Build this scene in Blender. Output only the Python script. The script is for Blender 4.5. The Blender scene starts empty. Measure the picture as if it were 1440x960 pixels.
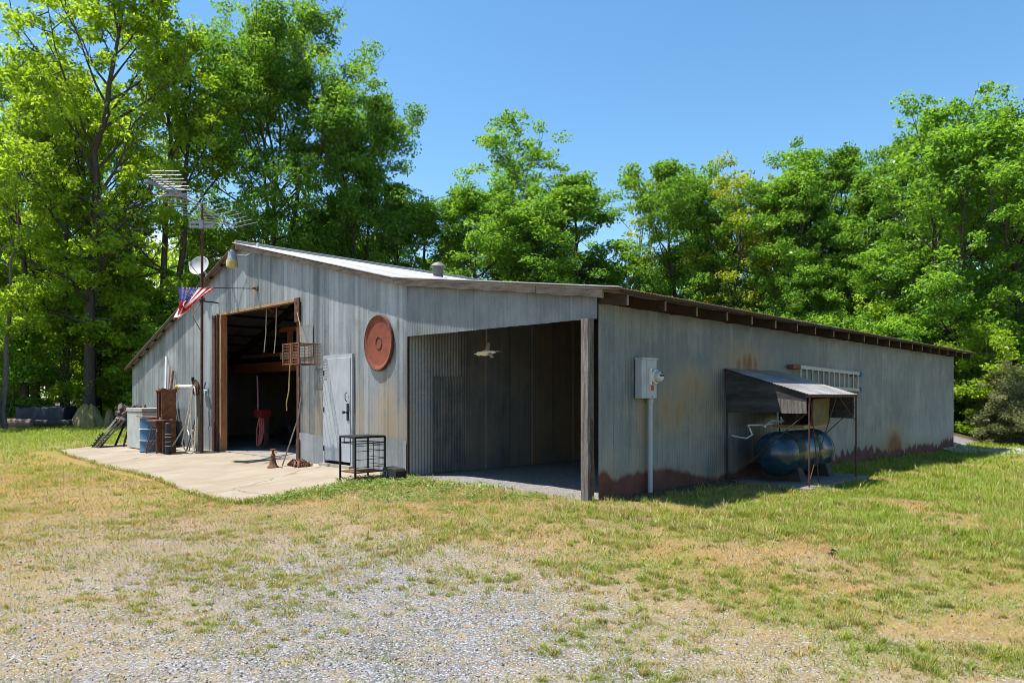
import bpy, math, random
import numpy as np
from mathutils import Vector, Matrix
random.seed(7); RNG = np.random.default_rng(7)
PI = math.pi
S = bpy.context.scene; COL = S.collection
# ------------------------------------------------------------------ frames
# world: camera above the origin looking along +Y.  barn frame: x runs back along the barn's side wall,
# y runs left along its gable front, origin at the near corner
CORNER = (1.14, 9.53); ROT = math.atan2(.7148, .6998)
CV, SV = math.cos(ROT), math.sin(ROT)
def to_world(v, u, z=0.0): return (CORNER[0] + v*CV - u*SV, CORNER[1] + v*SV + u*CV, z)
def to_barn(X, Y):
    dx, dy = X-CORNER[0], Y-CORNER[1]
    return dx*CV + dy*SV, -dx*SV + dy*CV
def sstep(a, b, x):
    t = np.clip((np.asarray(x, float)-a)/(b-a), 0, 1); return t*t*(3-2*t)
def terr_b(v, u):
    d1 = np.maximum(-np.asarray(v, float), 0); d2 = np.maximum(-np.asarray(u, float), 0)
    return -.055*np.minimum(d1, 4) - .03*np.minimum(d2, 5) - .3*sstep(1, 17, v)*(1-sstep(-.3, 1, u))
def terr(X, Y): return terr_b(*to_barn(np.asarray(X, float), np.asarray(Y, float)))
def gz(v, u): return float(terr_b(v, u))
def _h(i, j, s):
    n = (i*374761393 + j*668265263 + s*974634721) & 0x7fffffff
    n = ((n ^ (n >> 13))*1274126177) & 0x7fffffff
    return ((n ^ (n >> 16)) & 0xffff)/65535.0
def vnoise(x, y, s=0):
    x = np.asarray(x, float); y = np.asarray(y, float)
    xi = np.floor(x).astype(np.int64); yi = np.floor(y).astype(np.int64)
    fx = x-xi; fy = y-yi; fx = fx*fx*(3-2*fx); fy = fy*fy*(3-2*fy)
    a = _h(xi, yi, s); b = _h(xi+1, yi, s); c = _h(xi, yi+1, s); d = _h(xi+1, yi+1, s)
    return (a*(1-fx)+b*fx)*(1-fy) + (c*(1-fx)+d*fx)*fy
def fbm(x, y, s=0, o=4):
    r = 0; a = .5; t = 0
    for k in range(o):
        r = r + a*vnoise(np.asarray(x)*2**k, np.asarray(y)*2**k, s+k); t += a; a *= .5
    return r/t
# ------------------------------------------------------------------ materials
class NT:
    def __init__(s, name):
        s.m = bpy.data.materials.new(name); s.m.use_nodes = True; s.t = s.m.node_tree; s.t.nodes.clear()
        s.out = s.n('ShaderNodeOutputMaterial')
    def n(s, typ, ins=None, **kw):
        nd = s.t.nodes.new(typ)
        for k, v in kw.items(): setattr(nd, k, v)
        for k, v in (ins or {}).items(): s.set(nd.inputs[k], v)
        return nd
    def set(s, sock, v):
        if isinstance(v, bpy.types.NodeSocket): s.t.links.new(v, sock)
        elif isinstance(v, bpy.types.Node): s.t.links.new(v.outputs[0], sock)
        elif isinstance(v, (tuple, list)) and len(v) == 3 and sock.type == 'RGBA': sock.default_value = (*v, 1)
        else: sock.default_value = v
    def obj(s, scale=(1, 1, 1)):
        tc = s.n('ShaderNodeTexCoord')
        return s.n('ShaderNodeMapping', {0: tc.outputs['Object'], 3: scale})
    def noise(s, vec, scale, det=4, rough=.55): return s.n('ShaderNodeTexNoise', {'Vector': vec, 'Scale': scale, 'Detail': det, 'Roughness': rough}).outputs[0]
    def ramp(s, f, a, b): return s.n('ShaderNodeMapRange', {0: f, 1: a, 2: b}).outputs[0]
    def mix(s, f, a, b, mode='MIX'):
        nd = s.t.nodes.new('ShaderNodeMix'); nd.data_type = 'RGBA'; nd.blend_type = mode
        s.set(nd.inputs[0], f); s.set(nd.inputs[6], a); s.set(nd.inputs[7], b); return nd.outputs[2]
    def math(s, op, a, b=0.0, c=None, clamp=False):
        nd = s.n('ShaderNodeMath', {0: a, 1: b}, operation=op, use_clamp=clamp)
        if c is not None: s.set(nd.inputs[2], c)
        return nd.outputs[0]
    def attr(s, name): return s.n('ShaderNodeAttribute', attribute_name=name)
    def surf(s, col, rough=.6, metal=0.0, bump=None, dist=.01, strength=.5, spec=.4):
        p = s.n('ShaderNodeBsdfPrincipled', {'Base Color': col, 'Roughness': rough, 'Metallic': metal, 'Specular IOR Level': spec})
        if bump is not None:
            b = s.n('ShaderNodeBump', {'Height': bump, 'Distance': dist, 'Strength': strength}); s.t.links.new(b.outputs[0], p.inputs['Normal'])
        s.t.links.new(p.outputs[0], s.out.inputs[0]); return p
MATS = {}
def mat(name, col, col2=None, f=(.4, .65), scale=5, stretch=(1, 1, 1), rough=.6, metal=0.0, var=.25, bump=.3, bscale=40, dist=.004, spec=.4):
    """a base colour, a second colour in noise patches, light and dark mottling, a small bump"""
    if name in MATS: return MATS[name]
    col = tuple(x*.82 for x in col) if col else col; col2 = tuple(x*.82 for x in col2) if col2 else None
    t = NT(name); o = t.obj(stretch)
    n1 = t.noise(o, scale, 6, .6); c = t.mix(t.ramp(n1, *f), col, col2 or col)
    n2 = t.noise(o, scale*4.3, 5, .65)
    k = t.math('MULTIPLY_ADD', n2, 2*var, 1-var)
    c = t.mix(1.0, c, t.n('ShaderNodeCombineColor', {0: k, 1: k, 2: k}).outputs[0], 'MULTIPLY')
    t.surf(c, rough, metal, t.noise(o, bscale, 3) if bump else None, dist, bump, spec)
    MATS[name] = t.m; return t.m
def foliage(name, dark, light, trans=.42, gain=1.0, extra=None):
    t = NT(name); a = t.attr('tint').outputs['Fac']
    c = t.mix(a, dark, light)
    if extra: c = t.mix(t.ramp(a, .86, .97), c, extra)
    d = t.n('ShaderNodeBsdfDiffuse', {0: c}); tl = t.n('ShaderNodeBsdfTranslucent', {0: t.mix(1.0, c, (1.5*gain, 1.42*gain, .55*gain), 'MULTIPLY')})
    g = t.n('ShaderNodeBsdfGlossy', {0: (.75, .8, .8), 1: .38})
    m = t.n('ShaderNodeMixShader', {0: trans, 1: d.outputs[0], 2: tl.outputs[0]})
    m2 = t.n('ShaderNodeMixShader', {0: .015, 1: m.outputs[0], 2: g.outputs[0]})
    t.t.links.new(m2.outputs[0], t.out.inputs[0]); return t.m
# ------------------------------------------------------------------ objects
ORI = {}
def tag(o, label=None, cat=None, group=None, kind=None):
    for k, v in (('label', label), ('category', cat), ('group', group), ('kind', kind)):
        if v: o[k] = v
    return o
def thing(name, label, cat, base, rot=0.0, group=None, frame='B'):
    """an Empty at a thing's base; frame B: base given in the barn frame, W: in the world frame"""
    e = bpy.data.objects.new(name, None); COL.objects.link(e); e.empty_display_size = .2
    e.location = to_world(*base) if frame == 'B' else base
    e.rotation_euler = (0, 0, (ROT if frame == 'B' else 0) + rot)
    ORI[e] = Vector(base); return tag(e, label, cat, group)
def link(name, me, m, parent=None, base=None, frame='B'):
    o = bpy.data.objects.new(name, me); COL.objects.link(o)
    if m: me.materials.append(m)
    if parent is not None:
        o.parent = parent; ORI[o] = ORI[parent]
    elif base is not None:
        o.location = to_world(*base) if frame == 'B' else base
        o.rotation_euler = (0, 0, ROT if frame == 'B' else 0); ORI[o] = Vector(base)
    return o
def np_mesh(name, V, F, m, parent=None, base=None, frame='B', attrs=None, smooth=False, mi=None):
    V = np.asarray(V, np.float32); F = np.asarray(F, np.int32)
    o = np.array(ORI[parent] if parent is not None else (base if base is not None else (0, 0, 0)), np.float32)
    me = bpy.data.meshes.new(name); k = F.shape[1]
    me.vertices.add(len(V)); me.vertices.foreach_set('co', (V-o).astype(np.float32).ravel())
    me.loops.add(F.size); me.loops.foreach_set('vertex_index', F.ravel())
    me.polygons.add(len(F)); me.polygons.foreach_set('loop_start', np.arange(0, F.size, k, dtype=np.int32))
    me.polygons.foreach_set('loop_total', np.full(len(F), k, np.int32))
    if smooth: me.polygons.foreach_set('use_smooth', np.ones(len(F), bool))
    if mi is not None: me.polygons.foreach_set('material_index', np.asarray(mi, np.int32))
    for a, d in (attrs or {}).items():
        d = np.asarray(d, np.float32)
        if d.ndim == 2: me.attributes.new(a, 'FLOAT_COLOR', 'POINT').data.foreach_set('color', d.ravel())
        else: me.attributes.new(a, 'FLOAT', 'POINT').data.foreach_set('value', d)
    me.update(calc_edges=True)
    return link(name, me, m, parent, base, frame)
def rotm(rx=0, ry=0, rz=0): return (Matrix.Rotation(rz, 3, 'Z') @ Matrix.Rotation(ry, 3, 'Y') @ Matrix.Rotation(rx, 3, 'X'))
class MB:
    def __init__(s): s.v = []; s.f = []
    def add(s, vs, fs):
        o = len(s.v); s.v += [tuple(p) for p in vs]; s.f += [tuple(i+o for i in f) for f in fs]; return s
    def box(s, c, d, R=None):
        vs = []
        for x in (-.5, .5):
            for y in (-.5, .5):
                for z in (-.5, .5):
                    p = Vector((x*d[0], y*d[1], z*d[2])); p = R @ p if R else p; vs.append(Vector(c)+p)
        return s.add(vs, [(0, 1, 3, 2), (4, 6, 7, 5), (0, 4, 5, 1), (2, 3, 7, 6), (0, 2, 6, 4), (1, 5, 7, 3)])
    def lo(s, a, b): return s.box([(a[i]+b[i])/2 for i in range(3)], [abs(b[i]-a[i]) for i in range(3)])
    def bar(s, p, q, w, h=None, roll=0.0):
        p, q = Vector(p), Vector(q); d = q-p; L = d.length; h = h or w
        R = d.to_track_quat('X', 'Z').to_matrix() @ Matrix.Rotation(roll, 3, 'X')
        return s.box((p+q)/2, (L, w, h), R)
    def tube(s, path, r, n=8, cap=True):
        P = [Vector(p) for p in path]; k = len(P); rs = r if isinstance(r, (list, tuple)) else [r]*k
        o = len(s.v); ref = None
        for i, p in enumerate(P):
            t = (P[min(i+1, k-1)]-P[max(i-1, 0)]).normalized()
            if ref is None: ref = t.orthogonal().normalized()
            ref = (ref - t*ref.dot(t)); ref = ref.normalized() if ref.length > 1e-6 else t.orthogonal().normalized()
            b = t.cross(ref)
            for j in range(n):
                a = 2*PI*j/n; s.v.append(tuple(p + (ref*math.cos(a)+b*math.sin(a))*rs[i]))
        for i in range(k-1):
            for j in range(n):
                a = o+i*n+j; b2 = o+i*n+(j+1) % n; s.f.append((a, b2, b2+n, a+n))
        if cap: s.f.append(tuple(o+j for j in range(n))[::-1]); s.f.append(tuple(o+(k-1)*n+j for j in range(n)))
        return s
    def lathe(s, prof, c, axis=(0, 0, 1), n=24):
        R = Vector(axis).to_track_quat('Z', 'Y').to_matrix(); o = len(s.v); k = len(prof)
        for r, z in prof:
            for j in range(n):
                a = 2*PI*j/n; s.v.append(tuple(Vector(c) + R @ Vector((r*math.cos(a), r*math.sin(a), z))))
        for i in range(k-1):
            for j in range(n):
                a = o+i*n+j; b = o+i*n+(j+1) % n; s.f.append((a, b, b+n, a+n))
        if prof[0][0] > 1e-4: s.f.append(tuple(o+j for j in range(n))[::-1])
        if prof[-1][0] > 1e-4: s.f.append(tuple(o+(k-1)*n+j for j in range(n)))
        return s
    def grid(s, rows):
        o = len(s.v); n = len(rows[0])
        for r in rows: s.v += [tuple(p) for p in r]
        for i in range(len(rows)-1):
            for j in range(n-1): a = o+i*n+j; s.f.append((a, a+1, a+1+n, a+n))
        return s
    def build(s, name, m, parent=None, base=None, frame='B', smooth=False, bevel=0.0, rough=0.0):
        o = ORI[parent] if parent is not None else Vector(base if base is not None else (0, 0, 0))
        me = bpy.data.meshes.new(name); me.from_pydata([tuple(Vector(p)-o) for p in s.v], [], s.f); me.update()
        if smooth:
            me.polygons.foreach_set('use_smooth', [True]*len(me.polygons))
            try: me.set_sharp_from_angle(angle=math.radians(40))
            except Exception: pass
        ob = link(name, me, m, parent, base, frame)
        if bevel:
            b = ob.modifiers.new('bevel', 'BEVEL'); b.width = bevel; b.segments = 2; b.limit_method = 'ANGLE'
        return ob
def part(fn, name, m, parent, **k):
    b = MB(); fn(b); return b.build(name, m, parent, **k)

# common materials
RUST = mat('rusty_steel', (.13, .05, .025), (.24, .10, .045), scale=9, rough=.85, var=.4, bump=.5)
DRUST = mat('dark_rusty_steel', (.075, .03, .022), (.13, .055, .035), scale=8, rough=.8, var=.35)
OLDWOOD = mat('grey_weathered_wood', (.22, .195, .175), (.10, .082, .068), scale=4, stretch=(7, 7, .6), rough=.9, var=.4, bump=.9, bscale=18, dist=.012)
HWOOD = mat('grey_weathered_board', (.29, .235, .185), (.16, .12, .09), scale=5, stretch=(3, .7, 3), rough=.9, var=.35, bump=.7, bscale=20, dist=.008)
BROWNWOOD = mat('brown_framing_wood', (.055, .032, .02), (.03, .019, .013), scale=4, rough=.9, var=.35, bump=.5)
TANWOOD = mat('bare_pine_wood', (.40, .25, .13), (.28, .16, .08), scale=5, stretch=(3, 3, .6), rough=.8)
RUSTW = mat('worn_rafter_wood', (.22, .18, .14), (.12, .09, .065), scale=4, rough=.9, var=.4)
BLACK = mat('black_iron', (.018, .018, .019), (.035, .028, .024), scale=14, rough=.55, metal=.3, var=.3)
BLACKPL = mat('black_plastic', (.022, .023, .025), rough=.5, var=.2, bump=.1)
ALU = mat('dull_aluminium', (.34, .35, .36), (.27, .28, .29), scale=12, rough=.42, metal=.7, var=.15, bump=.1)
GALV = mat('galvanised_pipe', (.48, .51, .54), (.38, .40, .42), scale=10, rough=.5, metal=.4, var=.15, bump=.15)
WHITEPL = mat('white_plastic', (.72, .72, .69), (.60, .59, .54), scale=7, rough=.5, var=.1, bump=.1)
DARK = mat('dark_clutter', (.03, .028, .026), (.055, .045, .038), scale=6, rough=.8, var=.4)
# ------------------------------------------------------------------ barn
def roof_z(u):          # top surface of the roof over the front
    u = np.asarray(u, float)
    return np.where(u < 4.31, 2.84+.141*u, np.where(u < 10.6, 3.45+.2465*(u-4.31), 5.0-.352*(u-10.6)))
def galv_sheet():
    t = NT('weathered_galvanised_siding'); o = t.obj()
    tone = t.attr('tone').outputs['Fac']; rust = t.attr('rust').outputs['Fac']; clay = t.attr('clay').outputs['Fac']
    n1 = t.noise(o, 2.2, 6, .65); st = t.noise(t.obj((5, 5, .5)), 2.0, 5, .6); n3 = t.noise(o, 26, 4, .7)
    k = t.math('ADD', tone, t.math('MULTIPLY_ADD', n1, .7, -.35)); k = t.math('ADD', k, t.math('MULTIPLY_ADD', st, .6, -.3), clamp=True)
    c = t.mix(k, (.13, .145, .152), (.42, .445, .455))
    sp = t.math('MULTIPLY_ADD', n3, .4, .62); c = t.mix(1.0, c, t.n('ShaderNodeCombineColor', {0: sp, 1: sp, 2: sp}).outputs[0], 'MULTIPLY')
    rf = t.math('ADD', rust, t.math('MULTIPLY_ADD', n1, .8, -.45)); rf = t.math('ADD', rf, t.math('MULTIPLY_ADD', st, .55, -.3))
    c = t.mix(t.ramp(rf, .12, .75), c, (.28, .225, .15))
    c = t.mix(t.ramp(rf, .6, 1.2), c, (.22, .10, .04))
    cf = t.math('ADD', clay, t.math('MULTIPLY_ADD', t.noise(t.obj((6, 6, 3)), 1.5, 6), .36, -.18))
    c = t.mix(t.ramp(cf, .42, .64), c, t.mix(t.ramp(n1, .35, .65), (.065, .024, .018), (.135, .046, .032)))
    rm = t.ramp(cf, .44, .58)
    p = t.surf(c, t.math('MULTIPLY_ADD', t.math('MAXIMUM', rm, t.ramp(rf, .2, .9)), .35, .5), t.math('MULTIPLY', t.math('SUBTRACT', 1.0, rm), .22), n3, .004, .25)
    return t.m
SID = galv_sheet()
barn = thing('metal_barn', 'long low barn of weathered galvanised metal with a wide gable and open bay', 'barn', (0, 0, 0))
def siding(name, frame, s0, s1, zb, zt, prof, attr, ds=.017, nr=24, m=None, extra=0.0):
    n = max(2, int((s1-s0)/ds)+1); s = np.linspace(s0, s1, n); w = np.linspace(0, 1, nr)
    b = zb(s)+0*s; tp = zt(s)+0*s
    Z = b[None]*(1-w[:, None]) + tp[None]*w[:, None]; Sg = np.repeat(s[None], nr, 0)
    D = prof(Sg, Z) + extra
    P = np.stack(frame(Sg, Z, D), -1).reshape(-1, 3)
    i = np.arange(nr-1)[:, None]*n + np.arange(n-1)[None]
    F = np.stack([i, i+1, i+1+n, i+n], -1).reshape(-1, 4)
    A = {k: v.ravel() for k, v in attr(Sg, Z).items()}
    return np_mesh(name, P, F, m or SID, barn, attrs=A, smooth=True)
F_FRONT = lambda s, z, d: (-d, s, z)
F_SIDE = lambda s, z, d: (s, -d, z)
F_PART = lambda s, z, d: (s, 4.15-d, z)
corr = lambda s, z: .006*np.sin(2*PI*s/.068) + .006*(fbm(s*1.3, z*.8, 5)-.5)
def vcrimp(s, z):
    q = np.abs(((s/.305) % 1)-.5)*.305; r = .013*np.exp(-(q/.016)**2)
    return r + .016*(fbm(s*2.1, z*.9, 9)-.5) + .004*((np.floor(s/.61) % 2))
def g2(a, b, sa, sb): return np.exp(-(a/sa)**2-(b/sb)**2)
def front_attr(s, z):
    c = np.floor(s/.61).astype(np.int64); lap = 1.9+.9*_h(c, 3, 2); band = (z > lap).astype(np.int64)
    tone = .36 + .62*(_h(c, band, 11)-.42) + .2*(fbm(s*.8, z*.5, 3)-.5) + .8*(fbm(s*7, z*.35, 71)-.5) + .5*(fbm(s*22, z*.3, 72)-.5)
    seam = np.exp(-((((s/.61) % 1)-.0)*.61/.012)**2) + np.exp(-((z-lap)/.012)**2)*(s < 9)
    st = 1.5*fbm(s*6, z*.4, 21)-.2
    rust = (.48*np.exp(-((z-.85)/.7)**2)*(s < 12)+.22)*(.2+st+.9*(fbm(s*17, z*.5, 77)-.5)) + .25*np.exp(-(z/.4)**2) + .38*np.exp(-((s-4.93)/.06)**2)*(z < 1.87)*(.45+.5*(z < 1.7)) + .25*np.exp(-((s-4.62)/.12)**2)*(z < 1.6)
    rust = rust + .45*np.exp(-((s-10.0)/.1)**2-((z-3.75)/.2)**2)
    return dict(tone=tone-.3*np.clip(seam, 0, 1), rust=rust-.05, clay=0*s)
def patch_attr(s, z):
    c = np.floor(s/.61).astype(np.int64)
    return dict(tone=.42+.3*(_h(c, 7, 5)-.5)+.1*fbm(s*3, z*2, 2), rust=-.25+.3*np.exp(-(z/.12)**2)+0*s, clay=0*s)
def header_attr(s, z):
    c = np.floor((s+.2)/.66).astype(np.int64)
    return dict(tone=.20+.14*(_h(c, 5, 31)-.5)+.15*(fbm(s*1.2, z*2, 4)-.5)-.2*np.exp(-((((s+.2)/.66) % 1)*.66/.012)**2), rust=.02+.14*fbm(s*7, z*.6, 6), clay=0*s)
def side_attr(s, z):
    c = np.floor((s+.3)/.66).astype(np.int64); hg = z - terr_b(s, -.1)
    seam = np.exp(-((((s+.3)/.66) % 1)*.66/.012)**2)*(.35+1.3*(_h(c, 2, 8) > .4))
    tone = .03+.14*(_h(c, 1, 31)-.5)+.16*np.exp(-((hg-.5)/.4)**2)+.40*(fbm(s*.55, z*.9, 14)-.5)+.14*sstep(5, 14, s)+.12*g2(s-2.2, z-.7, .6, .6)-.16*g2(s-2.2, z-1.6, 1.2, .6) - .22*seam
    rust = .10+.40*(fbm(s*.55, z*.7, 61)-.42)+.75*np.exp(-(hg/.5)**2)*fbm(s*3, z*.5, 3)*1.4+(.25+1.3*fbm(s*2.2, z*1.6, 83)*fbm(s*9, z*1.2, 84)*2)*(.62*g2(s-2.2, z-1.15, 1.0, .42)+1.0*g2(s-4.35, z-2.0, .95, .26))+.42*g2(s-1.05, z-.9, .16, .45)+.95*g2(s-12.6, hg-.35, .7, .5)+.5*g2(s-2.6, z-1.6, .5, .3)+.22*g2(s-3.2, z-1.1, .3, .7)
    top = .25+.30*(fbm(s*1.3, s*0, 41)-.5)+.30*(fbm(s*9, s*0, 43)-.4)*sstep(4, 8, s)+.22*np.exp(-((s-.15)/.16)**2)-.08*sstep(1.5, 3, s)*(1-sstep(3.4, 5, s))
    return dict(tone=tone, rust=rust, clay=np.clip(.5+(top-hg)*3.2, 0, 1))
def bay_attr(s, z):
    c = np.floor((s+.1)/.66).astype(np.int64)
    return dict(tone=.40+.42*(_h(c, 4, 17)-.5)-.22*sstep(1.5, 4.0, s)+.38*(1-sstep(.35, .6, s))+.2*(fbm(s*1.4, z*1.1, 4)-.5)-.25*np.exp(-((((s+.1)/.66) % 1)*.66/.02)**2), rust=.18+.62*sstep(1.0, 1.5, s)*(_h(c, 9, 3))*(.4+.9*fbm(s*6, z*.5, 31))+.4*np.exp(-((z-.5)/.6)**2)*fbm(s*5, z*.5, 8), clay=0*s)  # tone drops deeper in: the bay's shade is put into the sheet colour
top = lambda s: roof_z(s)-.05
k0 = lambda k: (lambda s: k+0*s)
siding('siding', F_FRONT, 12.0, 18.2, k0(-.08), top, vcrimp, front_attr, .02)
siding('siding', F_FRONT, 7.92, 12.0, k0(3.45), top, vcrimp, front_attr, .02, 12)
siding('siding', F_FRONT, 6.86, 7.92, k0(-.05), top, vcrimp, front_attr, .02)
siding('siding', F_FRONT, 5.80, 6.86, k0(2.2), top, vcrimp, front_attr, .02, 12)
siding('siding', F_FRONT, 4.15, 5.80, k0(-.08), top, vcrimp, front_attr, .02)
siding('corrugated_header', F_FRONT, .0, 4.15, lambda s: 2.425+.012*fbm(s*2, s*0, 3), top, corr, header_attr, .017, 12)
siding('patch_sheet', F_FRONT, 6.88, 7.88, k0(-.06), lambda s: .60+.02*(s > 7.4), lambda s, z: .6*vcrimp(s, z), patch_attr, .02, 6, extra=.017)
siding('patch_sheet', F_FRONT, 4.17, 5.76, k0(-.08), lambda s: .62+0*s, lambda s, z: .6*vcrimp(s, z), patch_attr, .02, 6, extra=.017)
siding('patch_sheet', F_FRONT, 12.25, 13.0, k0(-.06), lambda s: .62+0*s, lambda s, z: .6*vcrimp(s, z), patch_attr, .02, 6, extra=.017)
siding('patch_sheet', F_FRONT, 7.3, 7.84, k0(2.2), lambda s: 2.86+0*s, lambda s, z: .6*vcrimp(s, z), lambda s, z: dict(tone=.33+0*s, rust=.3+0*s, clay=0*s), .02, 6, extra=.02)
siding('side_siding', F_SIDE, 0.02, 18.6, lambda s: terr_b(s, -.1)-.12, k0(2.64), corr, side_attr, .017, 34)
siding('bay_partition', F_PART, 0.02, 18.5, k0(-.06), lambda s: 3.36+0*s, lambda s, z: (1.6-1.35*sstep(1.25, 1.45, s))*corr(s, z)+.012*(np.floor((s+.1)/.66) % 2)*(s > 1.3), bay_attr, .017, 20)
siding('loose_sheet', F_PART, .55, 1.25, k0(0.0), k0(1.74), corr, lambda s, z: dict(tone=.12+0*s, rust=.1+.3*fbm(s*4, z, 2), clay=0*s), .02, 8, extra=.03)
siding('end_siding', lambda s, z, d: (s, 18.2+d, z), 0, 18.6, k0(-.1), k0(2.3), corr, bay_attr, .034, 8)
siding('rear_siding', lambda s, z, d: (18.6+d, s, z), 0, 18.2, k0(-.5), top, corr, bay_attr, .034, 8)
# roof: three corrugated slopes, crimps running down the slope, sheets lapped
def roofmat():
    t = NT('roofing_tin'); o = t.obj(); tone = t.attr('tone').outputs['Fac']; rust = t.attr('rust').outputs['Fac']
    n = t.noise(o, 1.4, 6, .65); f = t.noise(o, 22, 4, .6)
    c = t.mix(t.math('ADD', tone, t.math('MULTIPLY_ADD', n, .5, -.25), clamp=True), (.2, .21, .22), (.46, .47, .48))
    c = t.mix(t.ramp(t.math('ADD', rust, t.math('MULTIPLY_ADD', n, .9, -.45)), .35, .75), c, (.20, .10, .055))
    t.surf(c, t.math('MULTIPLY_ADD', f, .25, .38), .25, f, .004, .2); return t.m
ROOF = roofmat()
def slope(u0, u1, lift, rustlev):
    n = int(19.4/.03); s = np.linspace(-.17, 19.15, n); uu = np.linspace(u0, u1, 14)
    Sg, U = np.meshgrid(s, uu); Zt = (roof_z(uu) if u0 >= 0 else 2.84+.141*uu)[:, None] + lift + .009*np.sin(2*PI*Sg/.076) + .012*(fbm(Sg*1.1, U*.8, 6)-.5)
    Zb = Zt-.012
    P = np.concatenate([np.stack([Sg, U, Zt], -1).reshape(-1, 3), np.stack([Sg, U, Zb], -1).reshape(-1, 3)])
    k = 14; i = (np.arange(k-1)[:, None]*n+np.arange(n-1)[None]).ravel(); N = n*k
    F = [np.stack([i, i+1, i+1+n, i+n], -1), np.stack([i+N, i+n+N, i+1+n+N, i+1+N], -1)]
    e = np.arange(n-1); F += [np.stack([e, e+N, e+1+N, e+1], -1), np.stack([e+(k-1)*n, e+1+(k-1)*n, e+1+(k-1)*n+N, e+(k-1)*n+N], -1)]
    j = np.arange(k-1)*n; F += [np.stack([j, j+n, j+n+N, j+N], -1), np.stack([j+n-1, j+n-1+N, j+2*n-1+N, j+2*n-1], -1)]
    c = np.floor(Sg/.66).astype(np.int64)
    A = dict(tone=np.tile((.62+.5*(_h(c, int(u0*10)+50, 3)-.5)).ravel(), 2), rust=np.tile((rustlev+.5*fbm(Sg*.7, U*.35, 8)-.2+.3*np.exp(-((U-u0)/.25)**2)).ravel(), 2))
    np_mesh('roof_slope', P, np.concatenate(F), ROOF, barn, attrs=A, smooth=False)
slope(-.5, 4.36, .0, .45); slope(4.28, 10.62, .012, .1); slope(10.58, 18.45, .0, .35)
part(lambda b: b.tube([(-.16, 10.6, 5.025), (19.2, 10.6, 5.025)], .05, 8), 'ridge_cap', ROOF, barn)
def zr(u): return float(roof_z(u)) if u >= 0 else 2.84+.141*u
for u in [-.46, .25, 1.0, 1.75, 2.5, 3.25, 3.95, 4.6, 5.4, 6.2, 7.0, 7.8, 8.6, 9.4, 10.2, 10.95, 11.6, 12.25, 12.9, 13.55, 14.2, 14.85, 15.5, 16.15, 16.8, 17.45, 18.1, 18.36]:
    sl = .141 if u < 4.3 else .2465 if u < 10.6 else -.352
    R = rotm(math.atan(sl))
    part(lambda b: b.box((9.515, u, zr(u)-.036), (19.2+.06*math.sin(u*7), .095, .03), R), 'purlin', BROWNWOOD, barn)
for k in range(22):
    v = .06+k*.885; a = random.uniform(-.02, .02)
    rf = part(lambda b: b.bar((v, -.44+a, zr(-.44)-.135), (v, 4.1, zr(4.1)-.135), .045, .15), 'rafter', BROWNWOOD, barn, bevel=.004)  # sides: eave shade put into the dark brown; paler tail end added below
    part(lambda b: b.lo((v-.021, -.449+a, zr(-.44)-.205), (v+.021, -.441+a, zr(-.44)-.065)), 'end_grain', RUSTW, rf)
for k in range(9):
    v = .5+k*2.2
    part(lambda b: b.bar((v, 10.58, 4.82), (v, 4.2, zr(4.2)-.15), .05, .2).bar((v, 10.62, 4.82), (v, 18.1, zr(18.1)-.15), .05, .2), 'truss', BROWNWOOD, barn)
# rake boards and flashing
def rake(u0, u1, h, m, drop=.02, v=-.155, th=.035):
    def f(b):
        n = max(2, int(abs(u1-u0)/.15)); R = []
        us = np.linspace(u0, u1, n); j = .008
        for i in range(n-1):
            a, c = us[i], us[i+1]; za, zc = zr(a)-drop, zr(c)-drop
            q = [(v, a, za), (v, c, zc), (v, c, zc-h), (v, a, za-h+j*math.sin(a*9))]
            if i < n-1: q[2] = (v, c, zc-h+j*math.sin(c*9))
            b.add(q+[(p[0]+th, p[1], p[2]) for p in q], [(0, 1, 2, 3), (7, 6, 5, 4), (0, 4, 5, 1), (3, 2, 6, 7), (1, 5, 6, 2), (4, 0, 3, 7)])
    return part(f, 'rake_board', m, barn)
rake(10.62, 8.75, .11, HWOOD); rake(8.74, 4.35, .09, HWOOD); rake(4.34, .98, .10, HWOOD); rake(.97, -.2, .11, HWOOD, .022)
rake(10.66, 18.42, .07, DRUST, .02)
def flash(b):
    for a, c in ((10.62, 4.3), (4.3, -.5)):
        b.bar((-.165, a, zr(a)+.014), (-.165, c, zr(c)+.014), .09, .012)
part(flash, 'edge_flashing', mat('bright_flashing', (.6, .61, .62), (.45, .42, .4), rough=.4, metal=.3), barn)
# corner post, bay opening trim
def cpost(b):
    zs = np.linspace(-.08, 2.43, 30); rows = []
    for z in zs:
        wob = .012*(fbm(z*2.3, 1.0, 3)-.5); rot = .02*max(0, .35-z)
        rows.append([(-.13+wob+rot*.4*math.sin(z*60), .175-rot*.5+wob, z), (-.13+wob, .055+.006*math.sin(z*9), z), (.0, .055+wob+.02*max(0, .3-z), z), (.0, .17+wob, z), (-.13+wob+rot*.4*math.sin(z*60), .175-rot*.5+wob, z)])
    b.grid(rows); n = len(rows); b.add([rows[-1][i] for i in range(4)], [(0, 1, 2, 3)])
part(cpost, 'corner_post', OLDWOOD, barn)
def splint(b):
    rows = []
    for z in np.linspace(-.08, 1.15, 26):
        w = .045*(1-max(0, z-.5)/.75)*(.55+.9*float(vnoise(z*11, 2.0, 5))); q = -.11+.05*float(vnoise(z*7, 5.0, 6))
        rows.append([(q, .06, z), (q, .06-w, z), (-.02, .06-w*.8, z), (-.02, .06, z)])
    b.grid(rows)
part(splint, 'splintered_board', mat('rotten_board', (.12, .085, .06), (.055, .035, .025), scale=8, rough=.95, var=.5, bump=1.0, bscale=20, dist=.02), barn)
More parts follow.
